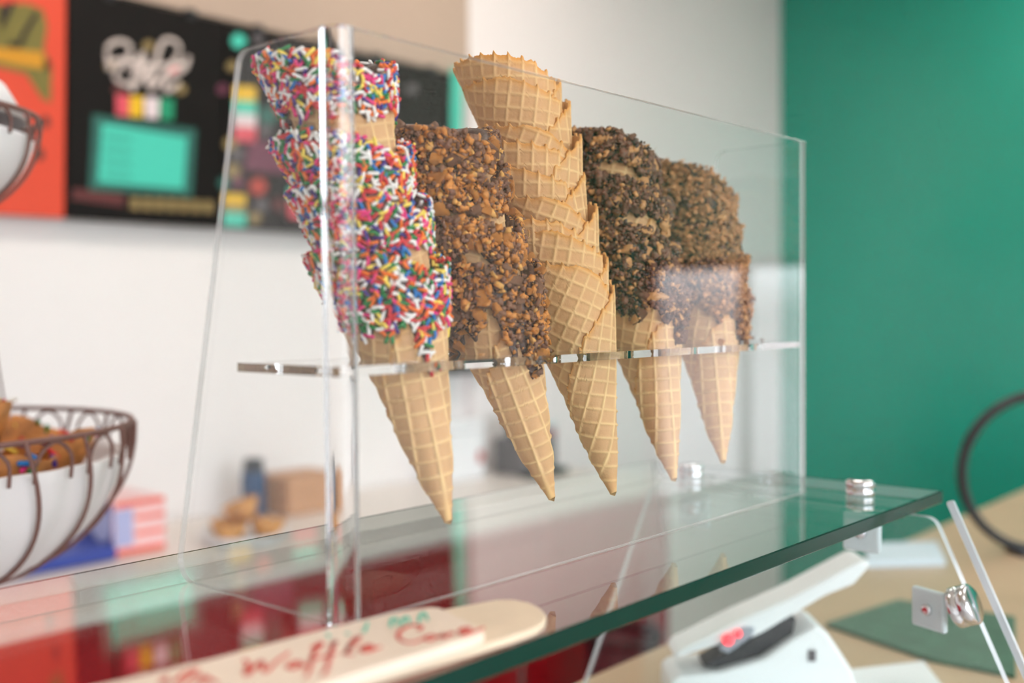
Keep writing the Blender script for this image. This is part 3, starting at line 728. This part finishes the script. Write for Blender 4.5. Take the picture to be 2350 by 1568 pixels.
# ---- coating on a dipped cone (local cone frame)
def top_of(azd):
    """highest wafer edge at azimuth (deg)"""
    q = (np.asarray(azd, float) - AZ_END) % 360
    return np.maximum(smax_q(q), np.where(q + 360 <= QTOT, smax_q(q + 360), 0))
def coat_params(seed, length, drips):
    r = np.random.default_rng(seed)
    ph = r.random(8) * 6.28
    def low(azd):
        a = np.radians(azd)
        f = length * (1 + 0.16 * np.sin(2 * a + ph[0]) + 0.13 * np.sin(5 * a + ph[1]) + 0.10 * np.sin(9 * a + ph[2]) + 0.07 * np.sin(17 * a + ph[3]) + 0.04 * np.sin(31 * a + ph[4]))
        for (c, wd, dl) in drips:
            dd = (np.asarray(azd) - c + 180) % 360 - 180
            f = f + dl * np.exp(-(dd / wd) ** 4)
        return 0.5 * top_of(azd) + 0.5 * 0.158 - f
    return low
def coat_thick(azd, s, seed):
    return 0.0011 + 0.0005 * bumpy(azd * 0.12 + s * 900, seed, 5) + 0.0004 * bumpy(s * 1500 - azd * 0.3, seed + 2, 4)
def coat_point(azd, s, off):
    a = np.radians(azd); r = R0 + s * SA + off * CA; z = s * CA - off * SA
    return np.stack([r * np.cos(a), r * np.sin(a), z], -1)
BASE = 0.0034
def coat_mesh(name, low, seed, NA=300):
    azd = np.linspace(-180, 180, NA, endpoint=False); b = low(azd); tp_ = top_of(azd)
    k = np.ones(9) / 9; tp_ = np.convolve(np.concatenate([tp_[-4:], tp_, tp_[:4]]), k, 'valid') + 0.0012
    rows = []
    rows.append(coat_point(azd, b, np.full(NA, BASE - 0.0026)))
    for v in (0.0, 0.02, 0.05, 0.1, 0.17, 0.25, 0.34, 0.43, 0.52, 0.61, 0.7, 0.78, 0.86, 0.93, 0.98):
        s = b + (tp_ - b) * v; th = coat_thick(azd, s, seed) * min(1, 0.25 + v * 12)
        rows.append(coat_point(azd, s, BASE - 0.0008 + th))
    rows.append(coat_point(azd, tp_ + 0.0012, np.full(NA, BASE - 0.0014)))
    rows.append(coat_point(azd, tp_ + 0.0010, np.full(NA, -0.0015)))
    rows.append(coat_point(azd, tp_ - 0.003, np.full(NA, -0.0042)))
    rows.append(coat_point(azd, tp_ - 0.012, np.full(NA, -0.0040)))
    rows.append(coat_point(azd, tp_ - 0.013, np.full(NA, -0.0022)))
    V = np.concatenate(rows); n = len(rows)
    i, j = np.meshgrid(np.arange(n - 1), np.arange(NA), indexing='ij'); jn = (j + 1) % NA
    F = np.stack([i * NA + j, i * NA + jn, (i + 1) * NA + jn, (i + 1) * NA + j], -1).reshape(-1, 4)
    return mesh_np(name, V, F, M['choc'])

# ---- topping pieces
def capsule(bend, seg=6):
    L2, r = 0.5, 0.145                           # unit length along X
    rings = [(-L2, 0.04), (-L2 + 0.05, 0.7 * r), (-L2 + 0.13, r), (0.0, r), (L2 - 0.13, r), (L2 - 0.05, 0.7 * r), (L2, 0.04)]
    V = []; F = []
    for x, rr in rings:
        for k in range(seg):
            a = 2 * math.pi * k / seg; V.append((x, rr * math.cos(a) + bend * (x * x - 0.08), rr * math.sin(a)))
    for i in range(len(rings) - 1):
        for k in range(seg): F.append((i * seg + k, (i + 1) * seg + k, (i + 1) * seg + (k + 1) % seg, i * seg + (k + 1) % seg))
    F.append(tuple(range(seg))); F.append(tuple((len(rings) - 1) * seg + k for k in range(seg))[::-1])
    return np.array(V), F
CAPS = [capsule(0.0), capsule(0.35), capsule(-0.5)]
SPR_ME = [[mesh_np('sprinkle_%d_%d' % (c, b), CAPS[b][0], CAPS[b][1], SPR_M[c]) for b in range(3)] for c in range(8)]
def chunk_mesh(name, seed, mats, flat=0.6, two=True):
    r = np.random.default_rng(seed); bm = bmesh.new()
    for _ in range(14):
        v = r.normal(size=3); v /= np.linalg.norm(v); v *= 0.42 + 0.16 * r.random(); v[2] *= flat; v[1] *= 0.6 + 0.4 * r.random()
        bm.verts.new(np.clip(v, -0.42, 0.42) + r.normal(size=3) * 0.03)
    res = bmesh.ops.convex_hull(bm, input=bm.verts)
    bmesh.ops.delete(bm, geom=[g for g in res['geom_interior'] if isinstance(g, bmesh.types.BMVert)], context='VERTS')
    bmesh.ops.bevel(bm, geom=list(bm.edges), offset=0.035, segments=1, affect='EDGES')
    bmesh.ops.triangulate(bm, faces=bm.faces)
    nrm = r.normal(size=3); nrm /= np.linalg.norm(nrm)
    bm.normal_update()
    me = bpy.data.meshes.new(name)
    if two and len(mats) > 1:
        for f in bm.faces: f.material_index = 1 if np.array(f.calc_center_median()) @ nrm > 0.08 else 0
    bm.to_mesh(me); bm.free()
    for m in mats: me.materials.append(m)
    return me
CH_ORANGE = [chunk_mesh('candy_chunk_orange_%d' % k, 100 + k, [M['peanut'], M['milkchoc']], 0.75, k % 3 == 0) for k in range(7)]
CH_BROWN = [chunk_mesh('candy_chunk_brown_%d' % k, 200 + k, [M['milkchoc'], M['peanut']], 0.6, k % 2 == 0) for k in range(6)]
CH_DARK = [chunk_mesh('candy_chunk_dark_%d' % k, 300 + k, [M['brownchoc'], M['toffee']], 0.6, k % 3 == 0) for k in range(6)]
CH_TOFF = [chunk_mesh('candy_chunk_toffee_%d' % k, 400 + k, [M['toffee'], M['brownchoc']], 0.6, k % 4 == 0) for k in range(6)]
CH_COOK = [chunk_mesh('candy_chunk_cookie_%d' % k, 500 + k, [M['cookie']], 0.8) for k in range(5)]
def ico():
    bm = bmesh.new(); bmesh.ops.create_icosphere(bm, subdivisions=1, radius=0.5)
    V = np.array([v.co[:] for v in bm.verts]); F = np.array([[v.index for v in f.verts] for f in bm.faces]); bm.free(); return V, F
ICO_V, ICO_F = ico()
def crumbs_mesh(name, P, N, size, mats, weights, seed):
    """uncountable fine crumb: jittered little lumps joined in one mesh"""
    r = np.random.default_rng(seed); n = len(P); k = len(ICO_V)
    jit = 1 + 0.85 * (r.random((n, k)) - 0.5)
    sq = 0.4 + 0.85 * r.random((n, 1, 3))
    V = ICO_V[None] * jit[..., None] * sq
    A = r.normal(size=(n, 3, 3)); Q, _ = np.linalg.qr(A)
    V = np.einsum('nij,nkj->nki', Q, V) * size[:, None, None] + (P + N * size[:, None] * 0.2)[:, None]
    F = (ICO_F[None] + (np.arange(n) * k)[:, None, None]).reshape(-1, 3)
    mi = np.repeat(r.choice(len(mats), n, p=weights), len(ICO_F))
    return mesh_np(name, V.reshape(-1, 3), F, mats, mi, smooth=False)
def scatter(low, seed, n, dmin, extra=0.0):
    """points on the coating with blue-noise spacing; returns azimuth, s, position, normal"""
    r = np.random.default_rng(seed); keep = []; P = np.zeros((0, 3))
    tries = 0
    while len(keep) < n and tries < n * 12:
        tries += 1
        a = r.uniform(-180, 180); b = float(low(np.array([a]))[0]) + 0.0005 - extra * r.random(); t_ = float(top_of(np.array([a]))[0]) + 0.0015
        s = b + (t_ - b) * math.sqrt(r.random()) if False else r.uniform(b, t_)
        p_ = coat_point(np.array([a]), np.array([s]), np.array([BASE + 0.0006]))[0]
        if len(P) and np.min(((P - p_) ** 2).sum(1)) < dmin * dmin: continue
        P = np.vstack([P, p_]); keep.append((a, s))
    A = np.array(keep); ar = np.radians(A[:, 0])
    N = np.stack([np.cos(ar) * CA, np.sin(ar) * CA, np.full(len(A), -SA)], -1)
    return A, P, N
def orient(N, r, tilt=0.2):
    """matrix with local Z along N (tilted a little) and a random spin"""
    z = N + r.normal(size=3) * tilt; z /= np.linalg.norm(z)
    h = r.normal(size=3); x = h - z * (h @ z); x /= np.linalg.norm(x)
    return np.stack([x, np.cross(z, x), z], 1)
def to_m4(R_, p_, s3):
    m = Matrix.Identity(4)
    for i in range(3):
        for j in range(3): m[i][j] = float(R_[i, j] * s3[j])
        m[i][3] = float(p_[i])
    return m
def front_first(P, N, frame):
    cdir = frame.T @ np.array([-CAMF[0], -CAMF[1], -0.15]); return np.argsort(-(N @ cdir))
def add_sprinkles(root, low, seed, frame, n=900):
    r = np.random.default_rng(seed)
    A, P, N = scatter(low, seed, n, 0.0025, 0.003)
    # a few along the rim itself
    ra = r.uniform(-180, 180, 60); tpz = top_of(ra) + 0.0022
    P = np.vstack([P, coat_point(ra, tpz, r.uniform(-0.003, 0.003, 60))]); ar = np.radians(ra)
    N = np.vstack([N, np.stack([np.cos(ar) * 0.4, np.sin(ar) * 0.4, np.full(60, 0.9)], -1)])
    order = front_first(P, N, frame); rest_V = []; rest_F = []; rest_m = []; base = 0
    for rank, i in enumerate(order):
        c = r.choice(8, p=SPR_P / SPR_P.sum()); b = r.choice(3, p=(0.6, 0.25, 0.15)); L = r.uniform(0.0056, 0.0084)
        R_ = orient(N[i], r, 0.28); p_ = P[i] + N[i] * r.uniform(0.0002, 0.0016); s3 = (L, 0.0079, 0.0079)
        if rank < 300:
            o = link_mesh('sprinkle', SPR_ME[c][b], root); o.matrix_local = to_m4(R_, p_, s3)
        else:
            V = (CAPS[b][0] * np.array(s3)) @ R_.T + p_
            rest_V.append(V); rest_F += [tuple(q + base for q in f) for f in CAPS[b][1]]; rest_m += [c] * len(CAPS[b][1]); base += len(V)
    o = link_mesh('sprinkles', mesh_np('sprinkles_rest', np.concatenate(rest_V), rest_F, SPR_M, rest_m), root); o['kind'] = 'stuff'
def add_chunks(root, low, seed, frame, kinds, n, smin, smax, dmin, crumb):
    r = np.random.default_rng(seed)
    A, P, N = scatter(low, seed, n, dmin, 0.0)
    for i in range(len(A)):
        fam = kinds[0][r.choice(len(kinds[0]), p=kinds[1])]; me = fam[r.integers(len(fam))]
        sz = smin + (smax - smin) * r.random() ** 1.8
        R_ = orient(N[i], r, 0.45); p_ = P[i] + N[i] * sz * 0.16
        o = link_mesh('candy_chunk', me, root); o.matrix_local = to_m4(R_, p_, (sz * r.uniform(0.9, 1.3), sz, sz * r.uniform(0.7, 1.0)))
    ncr, c0, c1, mats, wts, lift = crumb
    ra = r.uniform(-180, 180, ncr); lo_ = low(ra); to_ = top_of(ra) + 0.002
    s = lo_ + (to_ - lo_) * r.random(ncr) ** 0.85
    Pc = coat_point(ra, s, BASE + r.uniform(0.0, lift, ncr)); ar = np.radians(ra)
    Nc = np.stack([np.cos(ar) * CA, np.sin(ar) * CA, np.full(ncr, -SA)], -1)
    sz = c0 + (c1 - c0) * r.random(ncr) ** 2.6
    o = link_mesh('candy_crumbs', crumbs_mesh('candy_crumbs_%d' % seed, Pc, Nc, sz, mats, wts, seed), root); o['kind'] = 'stuff'

DRIPS = {0: [[(-62, 10, 0.023), (-150, 8, 0.008)], [(-70, 16, 0.012)], [(-80, 12, 0.01)], [(-60, 16, 0.012), (-95, 6, 0.008)]],
         1: [[(-52, 13, 0.024), (-78, 8, 0.020), (-20, 8, 0.014)], [(-60, 12, 0.008)], [(-70, 14, 0.008)], [(-65, 8, 0.008)]],
         3: [[(-48, 6, 0.018), (-120, 14, 0.004)], [(-60, 12, 0.008)], [], []],
         4: [[(-80, 14, 0.004)], [], [], []]}
CLEN = {0: (0.035, 0.030, 0.027, 0.025), 1: (0.043, 0.022, 0.022, 0.020), 3: (0.028, 0.027, 0.027, 0.025), 4: (0.038, 0.040, 0.040, 0.040)}
NAMES = {0: 'rainbow-sprinkle dipped waffle cone', 1: 'orange toffee-chunk dipped waffle cone', 3: 'chocolate-dipped waffle cone with chopped toffee', 4: 'waffle cone coated in brown cookie crumb'}
ORD4 = ('lowest in its stack, bare tip below the shelf', 'second from the bottom of its stack', 'second from the top of its stack', 'topmost of its stack')
ORD9 = ('lowest, with its bare tip below the shelf', 'second from the bottom', 'third from the bottom', 'fourth from the bottom', 'in the middle of nine', 'fourth from the top', 'third from the top', 'second from the top', 'topmost with a whole open rim')
for si in range(5):
    fr = stack_frame(si)
    for ci, off in enumerate(OFFS[si]):
        r = np.random.default_rng(1000 + si * 20 + ci)
        if si == 2: spin = r.uniform(-16, 16)
        else: spin = r.uniform(-8, 8)
        a = math.radians(spin); fr2 = fr @ np.array([[math.cos(a), -math.sin(a), 0], [math.sin(a), math.cos(a), 0], [0, 0, 1]])
        pos = np.array(TIPS[si]) + fr[:, 2] * off
        # loose nesting: tiny lean of each upper cone
        if ci:
            lean = r.normal(size=2) * 0.012; ax = fr2[:, 0] * lean[0] + fr2[:, 1] * lean[1]; z = fr2[:, 2] + ax; z /= np.linalg.norm(z)
            x = fr2[:, 0] - z * (fr2[:, 0] @ z); x /= np.linalg.norm(x); fr2 = np.stack([x, np.cross(z, x), z], 1)
        root = empty('waffle_cone'); root.matrix_world = to_m4(fr2, pos, (1, 1, 1))
        link_mesh('wafer', CONE_ME[(ci + si) % 3], root)
        if si == 2:
            tag(root, 'plain waffle cone of the undipped centre stack, ' + ORD9[ci], 'waffle cone', 'plain waffle cones in the centre stack'); continue
        tag(root, NAMES[si] + ', ' + ORD4[ci], 'waffle cone', {0: 'sprinkle cones nearest the camera', 1: 'toffee-chunk cones', 3: 'chopped-toffee chocolate cones', 4: 'cookie-crumb cones at the far end'}[si])
        sd = 50 + si * 10 + ci
        low = coat_params(sd, CLEN[si][ci], DRIPS[si][ci])
        link_mesh('chocolate_coating', coat_mesh('chocolate_coating_%d' % sd, low, sd), root)
        if si == 0: add_sprinkles(root, low, sd, fr2)
        elif si == 1: add_chunks(root, low, sd, fr2, ((CH_ORANGE, CH_BROWN), (0.5, 0.5)), 125, 0.007, 0.017, 0.0064, (3800, 0.0012, 0.0066, [M['peanut'], M['milkchoc'], M['peanut_light'], M['brownchoc']], (0.32, 0.32, 0.09, 0.27), 0.0040))
        elif si == 3: add_chunks(root, low, sd, fr2, ((CH_DARK, CH_TOFF), (0.52, 0.48)), 130, 0.007, 0.016, 0.0064, (3600, 0.0012, 0.0064, [M['brownchoc'], M['toffee'], M['choc']], (0.70, 0.16, 0.14), 0.0040))
        else: add_chunks(root, low, sd, fr2, ((CH_COOK, CH_DARK), (0.8, 0.2)), 130, 0.007, 0.014, 0.0064, (3600, 0.0014, 0.0060, [M['cookie'], M['toffee'], M['brownchoc']], (0.62, 0.22, 0.16), 0.0058))

# crumbs fallen on the shelf
for i, (x, y, s, me, lb) in enumerate(((0.4790, 0.03, 0.010, CH_ORANGE[0], 'orange candy crumb on the shelf right of the last cone'), (0.4010, 0.012, 0.008, CH_ORANGE[3], 'orange candy crumb on the shelf before the cookie-crumb cone'), (0.5010, 0.03, 0.005, CH_BROWN[1], 'small brown crumb on the shelf near its right end'), (0.130, 0.022, 0.006, CH_TOFF[2], 'pale crumb on the shelf right of the sprinkle cones'))):
    o = link_mesh('candy_crumb', me); o.matrix_world = to_m4(np.eye(3), np.array([x, y, SZ1 + s * 0.3]), (s, s, s)); tag(o, lb, 'crumb', 'crumbs fallen on the acrylic shelf')

# ------------------------------------------------------------------ wooden paddle and painted sign on the glass
PADWOOD = mat('bare_birch', (236, 214, 186), 0.55, noise=0.06, nscale=35, bump=0.15, bscale=160)
SIGNW = mat('cream_painted_wood', (244, 224, 204), 0.45, noise=0.03, nscale=30, bump=0.1, bscale=160)
def gp(px, py, z): return tuple(hit(px, py, 2, z)[:2])
ZP = 0.0045; ZG = 0.0105
pd = [gp(*q, ZP) for q in ((330, 1552), (1000, 1402), (1100, 1382))]
tip_px = [(1140, 1376), (1180, 1376), (1215, 1383), (1240, 1395), (1254, 1411), (1250, 1426), (1232, 1440), (1200, 1452)]
pts = [gp(340, 1560, ZP), gp(700, 1475, ZP), gp(1000, 1402, ZP)] + [gp(*q, ZP) for q in tip_px] + [gp(1100, 1484, ZP), gp(880, 1548, ZP), gp(520, 1660, ZP)]
o = obj_bm('wooden_paddle', prism_bm(pts, 2, 0.0003, ZP, 0.0008, 1), PADWOOD); tag(o, 'bare wooden paddle with rounded end lying on the glass', 'paddle')
sg_e = empty('painted_sign', (*gp(700, 1520, ZG), ZP)); tag(sg_e, 'cream painted wooden sign with red script on the paddle', 'sign')
sp = [gp(60, 1612, ZG), gp(250, 1566, ZG), gp(480, 1512, ZG), gp(760, 1438, ZG), gp(900, 1405, ZG), gp(985, 1393, ZG), gp(1010, 1394, ZG), gp(1105, 1442, ZG), gp(1112, 1450, ZG), gp(1085, 1462, ZG), gp(860, 1532, ZG), gp(700, 1584, ZG), gp(420, 1690, ZG)]
o = obj_bm('sign_board', prism_bm(sp, 2, ZP + 0.0002, ZG, 0.0012, 2), SIGNW); world_child(o, sg_e)
REDP = mat('red_brush_paint', (206, 40, 34), 0.45); TEALP = mat('teal_brush_paint', (84, 206, 180), 0.45)
def ribbon(name, strokes, m, wd):
    """flat brush strokes on the sign's face; crop coordinates"""
    V = []; F = []
    for st in strokes:
        P = np.array([gp(200 + x * 0.468, 1350 + y * 0.468, ZG) for x, y in st])
        if len(P) > 2:
            Q = []; n_ = len(P)
            for i in range(n_ - 1):
                p0, p1, p2, p3 = P[max(i - 1, 0)], P[i], P[i + 1], P[min(i + 2, n_ - 1)]
                for k in range(5):
                    t_ = k / 5; Q.append(0.5 * (2 * p1 + (p2 - p0) * t_ + (2 * p0 - 5 * p1 + 4 * p2 - p3) * t_ ** 2 + (3 * p1 - p0 - 3 * p2 + p3) * t_ ** 3))
            P = np.array(Q + [P[-1]])
        b = len(V)
        for i in range(len(P)):
            d = P[min(i + 1, len(P) - 1)] - P[max(i - 1, 0)]; d /= np.linalg.norm(d) + 1e-9; nn = np.array([-d[1], d[0]])
            tw = wd * (0.6 + 0.4 * math.sin(math.pi * min(1, (i + 1) / len(P) + 0.1)))
            for sgn in (1, -1):
                for z in (ZG + 0.0004, ZG - 0.0002): V.append((*(P[i] + nn * tw * sgn), z))
        for i in range(len(P) - 1):
            a, c = b + i * 4, b + i * 4 + 4
            F += [(a, a + 2, c + 2, c), (a, c, c + 1, a + 1), (a + 2, a + 3, c + 3, c + 2)]
    o = link_mesh(name, mesh_np(name, V, F, m, smooth=False)); world_child(o, sg_e)
W_ = [[(768, 352), (790, 375), (778, 428), (840, 372), (858, 362), (872, 412), (930, 360), (992, 316)], [(1046, 362), (1004, 368), (984, 386), (1012, 394), (1050, 366), (1052, 388), (1080, 378)],
      [(1098, 300), (1140, 272), (1150, 280), (1112, 318), (1094, 390), (1072, 440)], [(1196, 290), (1218, 262), (1196, 310), (1174, 400), (1150, 430)], [(1090, 352), (1150, 340), (1222, 322)],
      [(1258, 330), (1300, 280), (1336, 242), (1306, 258), (1272, 318), (1310, 326)], [(1330, 305), (1396, 294), (1380, 282), (1342, 300), (1366, 314), (1440, 290)]]
ribbon('lettering_waffle', W_, REDP, 0.0011)
C_ = [[(1622, 212), (1640, 192), (1588, 184), (1534, 212), (1526, 244), (1566, 268), (1620, 262), (1660, 240)], [(1700, 232), (1668, 238), (1662, 254), (1694, 254), (1712, 236), (1730, 246)], [(1730, 250), (1746, 226), (1752, 244), (1786, 220), (1800, 236)], [(1826, 226), (1876, 206), (1856, 196), (1826, 214), (1852, 230), (1945, 196)]]
ribbon('lettering_cone', C_, REDP, 0.0010)
ribbon('lettering_first_word', [[(360, 470), (388, 436), (384, 470)], [(430, 474), (470, 424), (540, 402), (500, 440), (470, 480)], [(520, 470), (590, 446), (560, 436), (540, 470)], [(600, 452), (640, 470)]], REDP, 0.0011)
ribbon('lettering_teal', [[(1180, 228), (1186, 244)], [(1272, 222), (1286, 232)], [(1358, 220), (1376, 170)], [(1486, 194), (1494, 156), (1516, 150), (1524, 190)], [(1546, 186), (1552, 150), (1572, 144), (1582, 182)], [(1626, 172), (1636, 132), (1656, 124), (1670, 164)]], TEALP, 0.0009)

# ------------------------------------------------------------------ hanging tiered wire basket at the left
BD = 1.06
WIRE = mat('brown_wire', (128, 92, 84), 0.45, 0.2); LINER = mat('white_paper_liner', (236, 232, 232), 0.6)
c_low = at(-262, 985, BD); c_up = at(-262, 262, BD)
hb = empty('hanging_basket', (c_low[0], c_low[1], c_low[2] - 0.15)); tag(hb, 'tiered brown wire hanging basket with white liners at the left', 'hanging basket')
hb.rotation_euler = (0, 0, math.atan2(CAMR[1], CAMR[0]))
def tier(zr, R, H, nw, curve):
    """rim ring, curved wires, scrolls and liner of one tier; z relative to the stand's base"""
    prof = lambda t_: R * (1 - (1 - math.cos(t_ * math.pi / 2)) * 0.0) * (math.cos((1 - t_) * math.pi / 2 * curve) if False else (1 - (1 - t_) ** 2.3) ** 0.5)
    ring = lambda name, r_, z, rad: tube(name, [(r_ * math.cos(a), r_ * math.sin(a), z) for a in np.linspace(0, 2 * math.pi, 49)[:-1]], rad, WIRE, hb, 6, True, 1)
    ring('rim_wire', R, zr, 0.003)
    tt = np.linspace(0.05, 1, 9)
    for k in range(nw):
        a = 2 * math.pi * k / nw
        tube('side_wire', [(prof(t_) * 1.012 * math.cos(a + 0.25 * (1 - t_)), prof(t_) * 1.012 * math.sin(a + 0.25 * (1 - t_)), zr - H * (1 - t_)) for t_ in tt], 0.0022, WIRE, hb, 6, False, 2)
        a2 = a + math.pi / nw
        tube('scroll_wire', [(prof(t_) * 1.0 * math.cos(a2 + da), prof(t_) * 1.0 * math.sin(a2 + da), zr - H * (1 - t_)) for t_, da in ((0.78, -0.09), (0.91, -0.08), (0.985, 0), (0.91, 0.08), (0.78, 0.09))], 0.0018, WIRE, hb, 6, False, 4)
    ts = np.linspace(0.0, 0.82, 14)
    outer = [(max(prof(t_) * 0.985, 0.0), zr - H * (1 - t_)) for t_ in ts]; inner = [(max(r_ - 0.003, 0), z + 0.002) for r_, z in outer[::-1]]
    nwv = nw
    def warp(x, y, z, a):
        f = 1 - 0.02 * (0.5 + 0.5 * math.cos(nwv * a - 3.0 * (zr - z))); return x * f, y * f, z
    lathe('paper_liner', outer + inner, LINER, hb, nw * 8, warp=warp)
tier(0.15, 0.232, 0.175, 22, 1)
zu = c_up[2] - (c_low[2] - 0.15)
tier(zu, 0.146, 0.115, 12, 1)
lathe('liner_lid', [(0, zu + 0.062), (0.07, zu + 0.055), (0.115, zu + 0.034), (0.136, zu - 0.002), (0.132, zu - 0.004), (0.108, zu + 0.03), (0, zu + 0.055)], LINER, hb, 40)
for an in (88, 180, 272):
    a = math.radians(an)
    tube('chain', [(0.232 * math.cos(a), 0.232 * math.sin(a), 0.15), (0.145 * math.cos(a), 0.145 * math.sin(a), zu), (0.0, 0.0, zu + 0.75)], 0.0015, WIRE, hb, 5, False, 1)
tube('hanging_rod', [(0, 0, zu + 0.74), (0, 0, RZ1 - (c_low[2] - 0.15))], 0.003, WIRE, hb, 6, False, 1)
# waffle bowls with sprinkles in the lower tier
WB = mat('dipped_waffle', (196, 128, 66), 0.6, noise=0.35, nscale=70, bump=0.5, bscale=120)
Rb = Matrix.Rotation(hb.rotation_euler.z, 3, 'Z')
lbs = ('front', 'front right', 'right-hand', 'leftmost', 'rear', 'topmost')
for i, (bx0, by0, bz0, rx, ry) in enumerate(((0.05, -0.098, 0.088, 0.2, 0.1), (0.128, -0.055, 0.09, 0.1, 0.15), (0.142, 0.035, 0.09, -0.1, 0.15), (-0.03, 0.06, 0.085, 0.1, -0.3), (0.07, 0.11, 0.085, -0.4, 0.1), (0.085, -0.02, 0.118, 0.25, -0.1))):
    p_ = Rb @ Vector((bx0, by0, 0)); q = Vector(hb.location) + p_
    e = bowl('waffle_bowl', (q.x, q.y, hb.location.z + bz0 + 0.004), 0.058, 0.042, (rx, ry, i * 1.1 + hb.rotation_euler.z), 'sprinkled brown waffle bowl, %s one in the hanging basket' % lbs[i], WB, 'sprinkled waffle bowls in the hanging basket')
    r = np.random.default_rng(900 + i)
    for k in range(26):
        a = r.uniform(0, 6.28); c = r.choice(8, p=SPR_P / SPR_P.sum()); R_ = orient(np.array([math.cos(a) * .7, math.sin(a) * .7, 0.7]), r, 0.4)
        rr = 0.058 * r.uniform(0.9, 1.03)
        o = link_mesh('sprinkle', SPR_ME[c][0], e); o.matrix_local = to_m4(R_, np.array([rr * math.cos(a), rr * math.sin(a), 0.04 * r.uniform(0.75, 1.08)]), (0.014, 0.018, 0.018))
